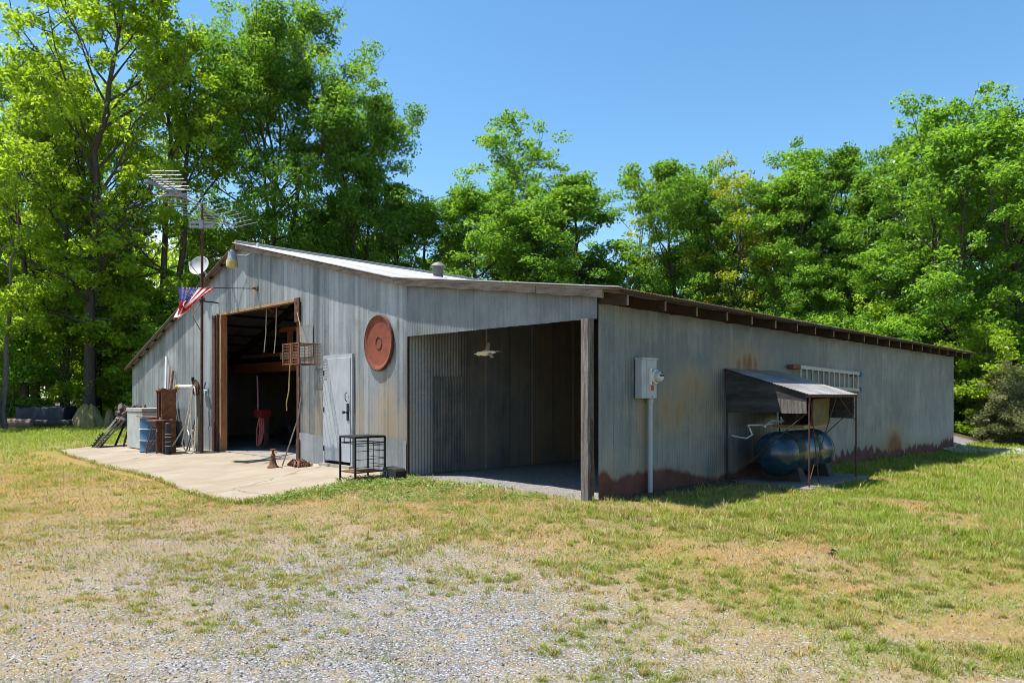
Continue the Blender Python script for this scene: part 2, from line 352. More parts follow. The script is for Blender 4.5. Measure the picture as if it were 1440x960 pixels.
part(lambda b: b.lo((-.02, 4.12, -.06), (.02, 4.145, 2.43)), 'bay_frame', BROWNWOOD, barn)
for v in (4.5, 9, 13.5, 18.3):
    part(lambda b: b.lo((v, .1, -.3), (v+.15, .25, 2.6)), 'inner_post', OLDWOOD, barn)
# big door opening: jambs, lintel
part(lambda b: b.lo((-.045, 12.02, -.03), (.06, 12.20, 3.42)).lo((-.06, 11.83, -.03), (.03, 11.86, 3.42)).lo((.0, 11.87, -.03), (.1, 12.01, 3.42)), 'steel_jamb', DRUST, barn, bevel=.004)
part(lambda b: b.lo((-.02, 11.70, -.03), (.14, 11.80, 3.40)), 'wooden_jamb', mat('orange_pine', (.42, .20, .09), (.28, .12, .05), stretch=(3, 3, .5), scale=5, rough=.75), barn, bevel=.004)
def rjamb(b):
    b.lo((-.03, 7.86, -.05), (.1, 7.95, 3.46)); b.lo((-.06, 7.80, 2.95), (-.025, 7.99, 3.46)).lo((-.055, 7.82, -.05), (-.02, 7.93, .48)).lo((-.05, 7.8, 1.2), (-.028, 7.9, 1.8))
    for z in (3.1, 3.35, .35): b.lathe([(.012, 0), (.012, .02)], (-.06, 7.9, z), (-1, 0, 0), 8)
part(rjamb, 'steel_jamb', DRUST, barn, bevel=.003)
part(lambda b: b.lo((-.015, 7.95, 3.40), (.12, 11.9, 3.455)), 'lintel', TANWOOD, barn)
# personnel door
def panelm():
    return mat('painted_steel_door', (.43, .465, .50), (.36, .385, .415), scale=2.5, stretch=(1, 4, 1), rough=.42, metal=.1, var=.1, bump=.1)
pd = part(lambda b: b.lo((-.06, 5.87, .12), (-.015, 6.80, 2.13)), 'steel_door', panelm(), barn, bevel=.006)
part(lambda b: b.lo((-.045, 6.80, .06), (-.0, 6.86, 2.20)).lo((-.045, 5.81, .06), (-.0, 5.87, 2.20)).lo((-.045, 5.87, 2.13), (0, 6.80, 2.20)), 'door_frame', panelm(), barn)
part(lambda b: b.lo((-.13, 5.80, -.03), (.0, 6.88, .06)), 'door_sill', mat('pale_concrete', (.42, .38, .31), (.34, .29, .23), rough=.9), barn)
def lockset(b):
    b.lo((-.075, 5.905, .92), (-.058, 5.965, 1.25)); b.lathe([(.02, 0), (.02, .03), (.012, .035), (.012, .06), (.028, .07), (.03, .1), (.012, .115)], (-.07, 5.935, 1.08), (-1, 0, 0), 12)
part(lockset, 'handle', BLACK, pd)
part(lambda b: b.tube([(-.075, 5.94, 1.46), (-.12, 5.94, 1.44), (-.12, 5.94, 1.32), (-.075, 5.94, 1.28)], .009, 6), 'hasp', BLACK, pd)
for z in (.35, 1.12, 1.85):
    part(lambda b: b.lo((-.07, 6.79, z-.05), (-.04, 6.83, z+.05)), 'hinge', BLACK, pd)
# floor inside and stove pipe
part(lambda b: b.lo((.02, 4.2, -.3), (18.4, 18.1, .028)), 'shop_floor', mat('shop_concrete', (.30, .28, .25), (.22, .20, .18), scale=2, rough=.9), barn)
def flue(b): b.lathe([(.13, 4.3), (.13, 4.72), (.2, 4.73), (.21, 4.76), (.11, 4.85), (0, 4.86)], (4.3, 8.5, 0), n=16)
part(flue, 'stove_pipe', mat('dull_flue', (.2, .19, .18), (.14, .12, .11), rough=.6, metal=.3), barn)
# beams, shelf wall inside
part(lambda b: b.lo((2.4, 7.9, 2.12), (2.5, 18, 2.36)).lo((2.32, 7.9, 2.34), (2.58, 18, 2.37)).lo((2.32, 7.9, 2.10), (2.58, 18, 2.125)), 'loft_beam', mat('red_oxide_beam', (.48, .16, .07), (.36, .12, .05), rough=.7, scale=4), barn)
part(lambda b: b.lo((2.6, 7.9, 2.38), (8, 18, 2.41)), 'loft_floor', BROWNWOOD, barn)
part(lambda b: b.lo((2.3, 11.6, .03), (2.42, 11.72, 3.9)).lo((2.45, 9.0, 2.55), (2.5, 16, 2.65)).lo((2.3, 12.6, 2.4), (2.42, 12.72, 3.3)).lo((2.3, 11.7, 3.2), (2.4, 13.2, 3.32)), 'loft_frame', mat('reddish_timber', (.42, .17, .08), (.3, .12, .06), rough=.8), barn)
# ------------------------------------------------------------------ things on and by the barn front
def col1(name, fn, m, label, cat, base, **k):
    grp = k.pop('group', None); b = MB(); fn(b); return tag(b.build(name, m, None, base, **k), label, cat, grp)
HOSE = mat('cream_hose', (.62, .57, .46), (.5, .45, .36), rough=.55, var=.15, bump=.1)
zs = lambda v: gz(v, 5)+.012                                  # slab surface
# antenna mast with the tv antenna, dish and flag
mast = thing('antenna_mast', 'tall rusty brown pipe mast standing on the slab against the barn front', 'mast', (-.45, 11.82, zs(-.45)))
part(lambda b: b.tube([(-.45, 11.82, -.02), (-.45, 11.8, 3), (-.45, 11.78, 6.12)], [.036, .034, .028], 10), 'pipe', DRUST, mast, smooth=True)
part(lambda b: b.bar((-.45, 11.82, 3.72), (0, 11.9, 3.72), .03).tube([(-.49, 11.82, 3.68), (-.5, 11.75, 3.74), (-.40, 11.75, 3.78), (-.39, 11.85, 3.72), (-.49, 11.87, 3.75)], .014, 6), 'wall_bracket', BLACK, mast)
part(lambda b: b.tube([(-.45, 11.85, 3.7), (-.6, 12.0, 3.35), (-.35, 12.1, 3.0)], .012, 6), 'stay_rod', TANWOOD, mast)
# yagi: its boom runs along the world Y axis over the mast; built in world coordinates
am = to_world(-.45, 11.78, 0); AX, AY, AZ = am[0], am[1], 6.02
ant = thing('television_antenna', 'big silvery television antenna with swept rods on top of the rusty mast', 'antenna', (AX, AY, AZ), frame='W')
part(lambda b: b.tube([(AX+.03, AY+2.1, AZ-.02), (AX, AY, AZ+.05), (AX-.02, AY-1.5, AZ+.02)], .016, 6).tube([(AX+.03, AY+2.1, AZ-.12), (AX, AY, AZ-.06), (AX-.02, AY-1.4, AZ-.0)], .014, 6), 'boom', ALU, ant)
for k in range(10):
    y = AY+2.0-k*.33; L = .82-k*.03; sw = .6*L
    for s in (-1, 1):
        part(lambda b: b.tube([(AX, y, AZ-.03), (AX+s*L, y-sw, AZ-.03+.02*s)], .009, 5), 'element_rod', ALU, ant)
for k in range(9):
    y = AY-1.42-k*.125
    part(lambda b: b.tube([(AX-.22+.012*k, y, AZ+.03), (AX+.22-.012*k, y, AZ+.03)], .0075, 5), 'director_rod', ALU, ant)
part(lambda b: b.tube([(AX-.02, AY-1.2, AZ+.02), (AX-.02, AY-2.5, AZ+.03)], .015, 6), 'front_boom', ALU, ant)
def wing(b, s):
    for k in range(6):
        t = .1+k*.11; b.tube([(AX-.32, AY-1.1-t*1.1, AZ+.03+s*t*.42), (AX+.28, AY-1.1-t*1.1, AZ+.03+s*t*.42)], .0075, 5)
    b.tube([(AX-.04, AY-1.15, AZ+.03), (AX-.04, AY-1.85, AZ+.03+s*.29)], .012, 5)
for s in (-1, 1): part(lambda b: wing(b, s), 'reflector_wing', ALU, ant)
part(lambda b: b.bar((AX-.42, AY-1.87, AZ+.08), (AX-.08, AY-.85, AZ+.03), .1, .06), 'reflector_bar', ALU, ant)
part(lambda b: b.lo((AX-.30, AY-.06, AZ-.52), (AX+.30, AY+.02, AZ-.47)).lo((AX-.30, AY-.06, AZ-.42), (AX+.30, AY+.02, AZ-.37)).lo((AX-.3, AY-.05, AZ-.47), (AX-.25, AY, AZ-.42)).lo((AX+.25, AY-.05, AZ-.47), (AX+.3, AY, AZ-.42)).lo((AX-.05, AY-.08, AZ-.55), (AX+.05, AY+.05, AZ-.34)), 'clamp_bracket', ALU, ant)
# dish
dish = thing('satellite_dish', 'round pale grey satellite dish on a short pipe above the left roof edge', 'dish', (.05, 12.75, 4.22))
dc = Vector((-.12, 12.72, 4.72)); da = Vector((-.78, -.55, .35)).normalized()
part(lambda b: b.lathe([(0, 0), (.09, .006), (.18, .026), (.26, .056), (.27, .063), (.26, .068), (.18, .036), (.09, .016), (0, .012)], dc, da, 32), 'reflector', mat('dish_grey', (.46, .48, .49), (.40, .42, .43), rough=.5, var=.08, bump=0.), dish, smooth=True)
part(lambda b: b.tube([(.05, 12.75, 4.1), (.05, 12.75, 4.55), dc-da*.02], .028, 8), 'pole', GALV, dish)
part(lambda b: b.tube([dc-Vector((0, 0, .27)), dc+da*.42-Vector((0, 0, .18))], .012, 6).box(dc+da*.44-Vector((0, 0, .15)), (.07, .07, .09)), 'feed_arm', GALV, dish)
# flag on a pole standing straight out from the gable
fp = thing('flag_pole', 'thin dark flag pole sticking straight out of the gable beside the mast', 'flag pole', (0, 9.8, 3.86))
part(lambda b: b.tube([(0, 9.8, 3.86), (-1.95, 9.8, 3.68)], .009, 8), 'rod', BLACK, fp)
part(lambda b: b.lathe([(.06, 0), (.06, .012), (.025, .02), (.022, .1)], (-.02, 9.8, 3.86), (-1, 0, 0), 12), 'socket', RUST, fp)
def flag_mesh():
    nh, nf = 26, 34; H0 = np.array([-.97, 9.8, 3.765]); hv = np.array([-.80, 0, -.075]); fd = np.array([-.60, .62, -.62])
    fd = fd/np.linalg.norm(fd); V = []; keep = []; 
    for i in range(nh+1):
        h = i/nh; L = .98*(1-.62*max(0, (h-.35)/.65)**1.1) - .10*abs(math.sin(i*1.7))*(1 if i % 3 else .3)
        for j in range(nf+1):
            f = j/nf; p = H0+hv*h + fd*(L*f)
            d = (h+.2)*f; p = p+np.array([.35*h*f, -.02, -.30*h*f]) + np.array([.04, .07, .05])*1.6*math.sin(h*9+f*5)*f + np.array([0, .08, .04])*math.sin(h*21+f*3)*f
            V.append(p)
    F, mi = [], []
    for i in range(nh):
        for j in range(nf):
            if j == nf-1 and (i*7) % 5 < 2: continue
            if j in (20, 21, 22) and i in (2, 3): continue
            a = i*(nf+1)+j; F.append((a, a+1, a+1+nf+1, a+nf+1))
            mi.append(2 if (i >= 12 and j < 17) else (0 if (i//2) % 2 == 0 else 1))
    return np.array(V), np.array(F), mi
FV, FF, FM = flag_mesh()
def cloth(n, c):
    t = NT(n); d = t.n('ShaderNodeBsdfDiffuse', {0: c}); tl = t.n('ShaderNodeBsdfTranslucent', {0: c}); m = t.n('ShaderNodeMixShader', {0: .35, 1: d.outputs[0], 2: tl.outputs[0]})
    t.t.links.new(m.outputs[0], t.out.inputs[0]); return t.m
fl = np_mesh('flag', FV, FF, cloth('flag_red', (.52, .035, .05)), None, (-.97, 9.8, 3.86), attrs=None, smooth=True, mi=FM)
fl.data.materials.append(cloth('flag_white', (.78, .75, .74))); fl.data.materials.append(cloth('flag_blue', (.07, .075, .28)))
tag(fl, 'tattered red, white and blue striped flag hanging from the pole on the gable', 'flag')
def stars(b):
    N = 35
    for a in range(5):
        for c in range(6):
            i, j = 13+a*2.6, 1.6+c*2.6; p = FV[int(i)*N+int(j)]; q = FV[int(i)*N+int(j)+1]; r = FV[(int(i)+1)*N+int(j)]
            x = Vector(q-p).normalized(); y = Vector(r-p).normalized(); n = x.cross(y).normalized()
            for s in (.004, -.004):
                pts = [Vector(p)+n*s+(x*math.cos(PI/2+k*PI/5)+y*math.sin(PI/2+k*PI/5))*(.034 if k % 2 == 0 else .014) for k in range(10)]
                b.add(pts, [tuple(range(10))])
part(stars, 'star_field', MATS.setdefault('star', cloth('flag_star', (.8, .8, .8))), fl)
# yard lamp
lamp = thing('yard_lamp', 'barn yard lamp with grey housing and yellowed glass refractor under the gable peak', 'lamp', (-.5, 10.0, 4.3))
part(lambda b: b.lathe([(.0, .22), (.035, .21), (.045, .17), (.088, .16), (.098, .02), (.122, -.02), (.122, -.035)], (-.5, 10.0, 4.5), n=20), 'housing', mat('lamp_grey', (.33, .36, .38), (.26, .28, .3), rough=.5, metal=.3), lamp, smooth=True)
part(lambda b: b.lathe([(.122, .004), (.134, -.04), (.13, -.135), (.105, -.16), (.0, -.165)], (-.5, 10.0, 4.46), n=20), 'refractor', mat('yellowed_glass', (.62, .47, .17), (.5, .36, .12), scale=14, rough=.3, var=.15), lamp, smooth=True)
part(lambda b: b.tube([(-.5, 10.0, 4.6), (-.2, 9.95, 4.6), (-.1, 9.8, 4.7), (-.01, 9.75, 4.83)], .02, 8).lo((-.03, 9.7, 4.75), (0, 9.8, 4.9)), 'arm', GALV, lamp, smooth=True)
# oval rusty tray on the wall
tray = thing('oval_tray', 'big oval rust red metal tray hung flat on the barn front', 'tray', (-.03, 4.96, 1.87))
def ell(b, prof, n=40):
    R = []
    for r, d in prof: R.append([(-d, 4.96+r*.425*math.cos(2*PI*j/n), 2.36+r*.5*math.sin(2*PI*j/n)) for j in range(n+1)])
    b.grid(R)
part(lambda b: ell(b, [(.0, .03), (.3, .032), (.8, .035), (.86, .038), (.9, .05), (.97, .062), (1.0, .06), (1.0, .02)]), 'dished_plate', mat('red_rust', (.26, .06, .026), (.17, .042, .02), scale=6, rough=.75, var=.3, bump=.4), tray, smooth=True)
part(lambda b: ell(b, [(.975, .060), (.99, .068), (1.03, .058), (1.03, .02)]), 'rim', DRUST, tray, smooth=True)
part(lambda b: ell(b, [(.2, .034), (.21, .042), (.235, .042), (.245, .034)]), 'raised_ring', DRUST, tray, smooth=True)
# wire cage hanging
cage = thing('wire_cage', 'small rusty wire cage hanging by a rope beside the big doorway', 'cage', (-.38, 7.1, 2.02))
def wires(b):
    x0, x1, y0, y1, z0, z1 = -.62, -.14, 6.78, 7.40, 2.02, 2.42
    for z in np.linspace(z0, z1, 8): b.tube([(x0, y0, z), (x1, y0, z), (x1, y1, z), (x0, y1, z), (x0, y0, z)], .004 if z0 < z < z1 else .009, 4)
    for y in np.linspace(y0, y1, 6):
        for x in (x0, x1): b.tube([(x, y, z0), (x, y, z1)], .005, 4)
        b.tube([(x0, y, z0), (x1, y, z0)], .005, 4); b.tube([(x0, y, z1), (x1, y, z1)], .005, 4)
    for x in np.linspace(x0, x1, 5):
        for y in (y0, y1): b.tube([(x, y, z0), (x, y, z1)], .005, 4)
part(wires, 'wire_mesh', RUST, cage)
part(lambda b: b.lo((-.63, 7.06, 2.0), (-.6, 7.12, 2.44)).lo((-.63, 7.39, 2.0), (-.6, 7.42, 2.44)).lo((-.63, 6.77, 2.0), (-.6, 6.79, 2.44)), 'upright_strap', RUST, cage)
part(lambda b: b.tube([(-.38, 7.1, 2.42), (-.36, 7.2, 2.62), (-.2, 7.5, 2.85), (-.07, 7.85, 3.15)], .009, 5), 'hanging_rope', TANWOOD, cage)
col1('yellow_rope', lambda b: b.tube([(-.64, 7.1, 2.0), (-.65, 7.12, 1.5), (-.66, 7.2, 1.25), (-.64, 7.22, 1.1)], .012, 6), mat('yellow_rope', (.45, .31, .10), (.36, .24, .08)), 'frayed yellow rope end dangling from the rusty wire cage', 'rope', (-.64, 7.1, 1.1))
col1('leaning_rod', lambda b: b.tube([(-.5, 6.92, 2.02), (-.5, 6.9, 1.4), (-.52, 7.0, .95), (-.56, 7.25, .45), (-.58, 7.52, zs(-.58))], .014, 6), mat('worn_steel', (.33, .31, .30), (.22, .16, .12), rough=.5, metal=.4), 'bent steel rod leaning from the slab up to the wire cage', 'rod', (-.58, 7.52, zs(-.58)))
col1('screw_jack', lambda b: b.lathe([(.115, 0), (.115, .018), (.085, .04), (.058, .12), (.042, .24), (.048, .25), (.036, .27), (.024, .28), (.024, .33), (.05, .335), (.054, .37), (.0, .375)], (-.8, 7.48, zs(-.8)), n=16).tube([(-.8, 7.48, zs(-.8)+.3), (-.82, 7.28, zs(-.8)+.31)], .012, 6), RUST, 'rusty old screw jack standing on the slab before the big doorway', 'jack', (-.8, 7.48, zs(-.8)), smooth=True)
ch = thing('chain_pile', 'tangled heap of rusty chain at the foot of the doorway jamb', 'chain', (-.35, 7.2, zs(-.35)))
def chain(b):
    r = random.Random(3); p = Vector((-.35, 7.2, zs(-.35)+.03))
    for k in range(130):
        a = r.uniform(0, 2*PI); q = math.sqrt(r.random()); c = Vector((-.36+.16*q*math.sin(a), 7.2+.34*q*math.cos(a), zs(-.35)+.02+.13*(1-q)*r.random()))
        R = rotm(r.uniform(0, 3), r.uniform(0, 3), r.uniform(0, 3))
        b.tube([c + R @ Vector((.035*math.cos(t), .021*math.sin(t), 0)) for t in np.linspace(0, 2*PI, 9)], .009, 4, False)
part(chain, 'links', RUST, ch); part(lambda b: b.tube([(-.5, 7.45, zs(-.5)+.02), (-.45, 7.3, zs(-.5)+.14), (-.48, 7.05, zs(-.5)+.1), (-.55, 6.92, zs(-.5)+.01)], .022, 6).tube([(-.46, 7.2, zs(-.46)+.1), (-.6, 7.0, zs(-.6)+.03)], .02, 6), 'boom_bar', RUST, ch)
# black stand and the battery box
st = thing('metal_stand', 'open black metal shelf stand beside the grey steel door', 'stand', (-.55, 4.4, -.03))
LG = [(-.96, 4.77), (-1.0, 4.25), (-.40, 4.77), (-.40, 4.26)]
for v, u in LG: part(lambda b: b.lo((v-.014, u-.014, gz(v, u)), (v+.014, u+.014, .70)), 'leg', BLACK, st)
def topf(b):
    for (a, c) in ((0, 1), (1, 3), (3, 2), (2, 0)):
        p, q = LG[a], LG[c]; b.bar((*p, .70), (*q, .70), .03, .028); b.bar((*p, .60), (*q, .60), .016, .016)
    for t in (.3, .65): b.bar((-.98, 4.77-.52*t, .7), (-.98, 4.77-.52*t, .6), .012)
part(topf, 'top_frame', BLACK, st); part(lambda b: b.lo((-.98, 4.26, .714), (-.41, 4.76, .722)), 'top_panel', BLACK, st)
def rack(b):
    for z in (.22, .34, .46, .56): b.bar((-.40, 4.26, z), (-.40, 4.77, z), .009)
    for u in (4.43, 4.6): b.bar((-.4, u, .12), (-.4, u, .6), .009)
    for z in (.2, .33, .47, .56): b.bar((-1.0, 4.25, z), (-.40, 4.26, z), .009)
part(rack, 'wire_back', BLACK, st)
part(lambda b: b.lo((-.96, 4.28, .1), (-.42, 4.74, .125)), 'lower_shelf', RUST, st)
bx = thing('battery_box', 'small black plastic box with cut corners on the ground between stand and bay', 'box', (-.36, 4.02, -.03))
part(lambda b: b.add([(-.48, 3.82, -.04), (-.48, 4.24, -.04), (-.48, 4.21, .16), (-.48, 4.19, .19), (-.48, 3.88, .17), (-.48, 3.84, .13), (-.26, 3.82, -.04), (-.26, 4.24, -.04), (-.26, 4.21, .16), (-.26, 4.19, .19), (-.26, 3.88, .17), (-.26, 3.84, .13)], [(0, 1, 2, 3, 4, 5), (11, 10, 9, 8, 7, 6), (0, 6, 7, 1), (1, 7, 8, 2), (2, 8, 9, 3), (3, 9, 10, 4), (4, 10, 11, 5), (5, 11, 6, 0)]), 'shell', BLACKPL, bx, bevel=.008)
part(lambda b: b.tube([(-.485, 4.16, .05), (-.5, 4.15, .12), (-.485, 4.12, .13)], .012, 6).lo((-.488, 4.08, .03), (-.478, 4.11, .12)), 'latch', mat('grey_plastic', (.2, .22, .22), rough=.5), bx)
# chest, drum, rusty machine, black pipe, hose post
fz = thing('chest_freezer', 'worn pale grey chest freezer standing on the slab at the barn end', 'freezer', (-.5, 14.9, zs(-.5)))
CH = mat('chest_enamel', (.47, .49, .47), (.36, .36, .33), scale=3, rough=.45, var=.15)
part(lambda b: b.lo((-.98, 14.35, zs(-.6)), (-.12, 15.55, zs(-.6)+.98)), 'cabinet', CH, fz, bevel=.015)
part(lambda b: b.lo((-1.0, 14.32, zs(-.6)+.985), (-.1, 15.58, zs(-.6)+1.08)), 'lid', mat('lid_grey', (.40, .39, .36), (.28, .26, .23), rough=.6), fz, bevel=.012)
drum = thing('steel_drum', 'faded blue steel drum standing in front of the pale chest freezer', 'drum', (-.95, 13.72, zs(-.95)))
zd = zs(-.95)
part(lambda b: b.lathe([(.0, 0), (.285, 0), (.295, .012), (.285, .03), (.285, .27), (.298, .29), (.285, .31), (.285, .56), (.298, .58), (.285, .6), (.285, .84), (.295, .86), (.28, .865), (.27, .84), (0, .84)], (-.95, 13.72, zd), n=28), 'shell', mat('blue_drum_paint', (.045, .15, .27), (.035, .105, .19), scale=5, rough=.5, var=.25), drum, smooth=True)
for z in (.29, .58): part(lambda b: b.lathe([(.297, -.008), (.301, 0), (.297, .008)], (-.95, 13.72, zd+z), n=28), 'scuffed_hoop', WHITEPL, drum, smooth=True)
part(lambda b: b.box((-.93, 13.74, zd+.885), (.5, .62, .02), rotm(.04, .03, .3)), 'rusty_lid', RUST, drum)
mc = thing('rusty_machine', 'tall rust brown iron press with a small table beside the blue drum', 'machine', (-.92, 12.9, zs(-.92)))
zm = zs(-.92)
def side_plate(b, u):
    pr = [(-1.06, 0), (-.74, 0), (-.74, 1.5), (-.70, 1.56), (-.72, 1.62), (-.82, 1.6), (-.92, 1.57), (-1.0, 1.62), (-1.1, 1.6), (-1.08, 1.5)]
    n = len(pr); b.add([(p, u-.015, zm+q) for p, q in pr]+[(p, u+.015, zm+q) for p, q in pr], [tuple(range(n)), tuple(range(2*n-1, n-1, -1))]+[(i, i+n, (i+1) % n+n, (i+1) % n) for i in range(n)])
for u in (12.68, 13.02): part(lambda b: side_plate(b, u), 'side_plate', RUST, mc)
part(lambda b: b.lo((-.78, 12.7, zm), (-.75, 13.0, zm+1.5)), 'back_plate', DRUST, mc)
part(lambda b: b.tube([(-1.06, 12.66, zm+1.6), (-1.1, 12.75, zm+1.57), (-1.1, 12.95, zm+1.57), (-1.06, 13.04, zm+1.6)], .03, 8), 'crown_bar', RUST, mc)
part(lambda b: b.lo((-1.28, 12.5, zm+.80), (-.75, 13.14, zm+.84)).lo((-1.2, 12.72, zm+.66), (-.78, 13.0, zm+.79)), 'table', RUST, mc, bevel=.004)
part(lambda b: b.lo((-1.1, 12.83, zm+.9), (-1.04, 12.87, zm+1.5)).lo((-1.04, 12.72, zm+1.18), (-.78, 12.98, zm+1.24)).lo((-1.04, 12.72, zm+1.4), (-.78, 12.98, zm+1.45)), 'ram', DRUST, mc)
part(lambda b: b.lathe([(.05, 0), (.05, .1), (.03, .12), (.03, .2)], (-1.0, 12.93, zm+.845), n=12).lathe([(.04, 0), (.045, .05), (.02, .12)], (-1.0, 12.74, zm+.9), n=12), 'bolt_jar', mat('dusty_jar', (.4, .34, .3), rough=.4), mc)
part(lambda b: b.tube([(-1.05, 12.7, zm+.62), (-1.2, 12.62, zm+.62), (-1.24, 12.55, zm+.55), (-1.24, 12.55, zm+.02)], .02, 6).tube([(-1.15, 13.1, zm+.7), (-1.25, 13.3, zm)], .015, 6).tube([(-1.05, 13.1, zm+.5), (-1.2, 13.42, zm)], .015, 6), 'pipe_leg', RUST, mc)
part(lambda b: b.lo((-.95, 12.32, zm+.82), (-.88, 12.7, zm+.87)), 'crank_handle', DRUST, mc)
bp = thing('drain_pipe', 'short black ribbed plastic pipe standing on end beside the rusty press', 'pipe', (-1.02, 12.42, zs(-1.02)))
part(lambda b: b.lathe([(.062, 0)]+[(.062+.008*(k % 2), .02+k*.035) for k in range(22)]+[(.05, .78), (.045, .7)], (-1.02, 12.42, zs(-1.02)), n=14), 'ribbed_tube', BLACKPL, bp)
for z in (.2, .31, .42, .5): part(lambda b: b.lathe([(.072, 0), (.0725, .012)], (-1.02, 12.42, zs(-1.02)+z), n=14), 'pale_band', WHITEPL, bp)
col1('wall_post', lambda b: b.lo((-.40, 12.16, -.05), (-.26, 12.32, 1.52)), mat('greenish_post', (.27, .27, .20), (.19, .18, .13), stretch=(6, 6, .6), rough=.9, var=.3), 'square greenish grey wooden post holding the cream hose', 'post', (-.33, 12.24, -.02), bevel=.006)
hr = thing('hose_hanger', 'red brown wheel hub hose hanger with a white pipe arm and yellow tip', 'hose hanger', (-.4, 12.2, 1.5))
part(lambda b: b.lathe([(.0, .06), (.06, .055), (.075, .03), (.16, .02), (.2, .035), (.2, .0), (.05, -.01), (.05, -.1)], (-.44, 12.15, 1.6), (-1, 0, 0), 20), 'hub', DRUST, hr, smooth=True)
part(lambda b: b.tube([(-.5, 12.2, 1.62), (-.62, 12.75, 1.62)], .055, 10), 'pipe_arm', WHITEPL, hr, smooth=True)
part(lambda b: b.lathe([(.06, 0), (.07, .03), (.045, .16), (0, .165)], (-.62, 12.74, 1.62), (-.2, 1, 0), 12), 'yellow_tip', mat('yellow_paint', (.55, .33, .04), rough=.5), hr, smooth=True)
part(lambda b: b.lo((-.5, 12.28, 1.75), (-.44, 12.33, 1.86)).tube([(-.47, 12.3, 1.6), (-.47, 12.3, 1.78)], .02, 6), 'valve', BLACK, hr)
hs = thing('water_hose', 'cream coloured hose looped over the hose hanger down to the slab', 'hose', (-.5, 12.2, -.01))
def loops(b):
    for k in range(5):
        d = .03*k; L = 1.35+.06*k-.1*(k == 1)
        pts = []
        for t in np.linspace(0, 2*PI, 28, endpoint=False):
            c, s = math.cos(t), math.sin(t)
            pts.append((-.52-.012*k, 12.12-.05*k+.15*s*(1 + .2*c)+.02*k, 1.62-L/2+L/2*c))
        b.tube(pts+[pts[0]], .017, 6, False)
    b.tube([(-.55, 12.1, 1.6), (-.56, 12.3, 1.1), (-.6, 12.42, .7), (-.75, 12.6, .3), (-.9, 12.75, zs(-.9)+.02), (-1.0, 12.7, zs(-1)+.02)], .018, 6)
    b.tube([(-.55, 12.25, .95), (-.6, 12.3, .55), (-.62, 12.15, .42), (-.6, 12.0, .55)], .017, 6)
    b.tube([(-.6, 12.42, .62), (-.7, 12.4, .2), (-.66, 12.2, zs(-.66)+.02), (-.6, 11.98, zs(-.6)+.02), (-.7, 11.9, zs(-.7)+.02)], .017, 6)
part(loops, 'hose_loops', HOSE, hs, smooth=True)
# leaning poles
def pole(name, p, q, r, m, label, cat='pole'):
    return col1(name, lambda b: b.tube([p, q], r, 8), m, label, cat, p, smooth=True)
pole('leaning_pole', (-.55, 13.98, zs(-.55)), (-.05, 15.25, 2.5), .03, WHITEPL, 'long white plastic pipe leaning on the barn front behind the drum')
pole('leaning_pole', (-.5, 14.15, zs(-.5)), (-.05, 14.75, 2.08), .032, RUST, 'brown rusty bar leaning against the barn front behind the drum')
pole('leaning_pole', (-.6, 13.85, zs(-.6)), (-.06, 14.95, 2.2), .02, mat('red_brown_pole', (.25, .11, .07)), 'thin reddish pole leaning between the white pipe and the rusty bar')
pole('leaning_pole', (-.45, 12.75, 0.0), (-.05, 12.55, 1.75), .02, mat('pole_blue', (.10, .16, .26)), 'thin blue pole leaning right behind the rusty press')
pole('leaning_pole', (-1.1, 13.98, zs(-1.1)), (-1.0, 13.55, .5), .028, RUST, 'short rusty bar leaning on the side of the blue drum')
pole('leaning_pole', (-1.22, 13.32, zs(-1.22)), (-.95, 13.05, .45), .014, RUST, 'thin rusty bar leaning on the press table near the drum')
br = thing('push_broom', 'long handled tool with a pale blue head leaning behind the rusty press', 'broom', (-.5, 12.45, 0))
part(lambda b: b.tube([(-.45, 12.6, 0), (-.07, 12.62, 1.5)], .014, 6), 'handle', HWOOD, br)
part(lambda b: b.box((-.08, 12.58, 1.52), (.06, .3, .1), rotm(.3)), 'head', mat('pale_blue', (.3, .45, .55), rough=.5), br)
# heap at the far end of the slab
fr = thing('engine_stand', 'dark iron frame with old engine parts beyond the freezer', 'frame', (-.55, 16.3, zs(-.55)))
part(lambda b: [b.tube([(v, u, gz(v, 8)+.02), (-.6+.3*(v+.6), 16.3+.5*(u-16.3), .72)], .03, 6) for v, u in ((-.95, 15.95), (-.95, 16.65), (-.25, 15.95), (-.25, 16.65))], 'legs', BROWNWOOD, fr)
def lump(b):
    r = random.Random(5)
    for k in range(26):
        b.box((-.6+r.uniform(-.3, .25), 16.25+r.uniform(-.5, .45), .78+r.uniform(-.12, .3)), (r.uniform(.05, .2), r.uniform(.05, .25), r.uniform(.04, .2)), rotm(r.uniform(0, 3), r.uniform(0, 3), r.uniform(0, 3)))
    for k in range(8): b.tube([(-.6+r.uniform(-.3, .3), 16.2+r.uniform(-.4, .4), .7), (-.6+r.uniform(-.3, .3), 16.2+r.uniform(-.4, .4), 1.12), (-.8, 16.4+r.uniform(-.4, .4), .85)], .022, 6)
part(lump, 'engine_block', mat('greasy_iron', (.14, .11, .1), (.08, .05, .045), scale=12, rough=.7, var=.5), fr)
for i, (u, dv, L, m, lb) in enumerate([(16.85, -.42, 1.25, WHITEPL, 'white weathered plank leaning on the iron engine stand'), (16.62, -.5, 1.05, HWOOD, 'grey split plank leaning on the iron engine stand, middle of three'), (16.4, -.46, .95, OLDWOOD, 'dark grey plank leaning on the iron engine stand nearest the freezer')]):
    col1('leaning_plank', lambda b: b.bar((-1.42, u+.15, zs(-1.42)), (-.75, u-.1, zs(-1)+.95-.08*i), .25+.03*i, .04), m, lb, 'plank', (-1.42, u+.15, zs(-1.42)), bevel=.005)
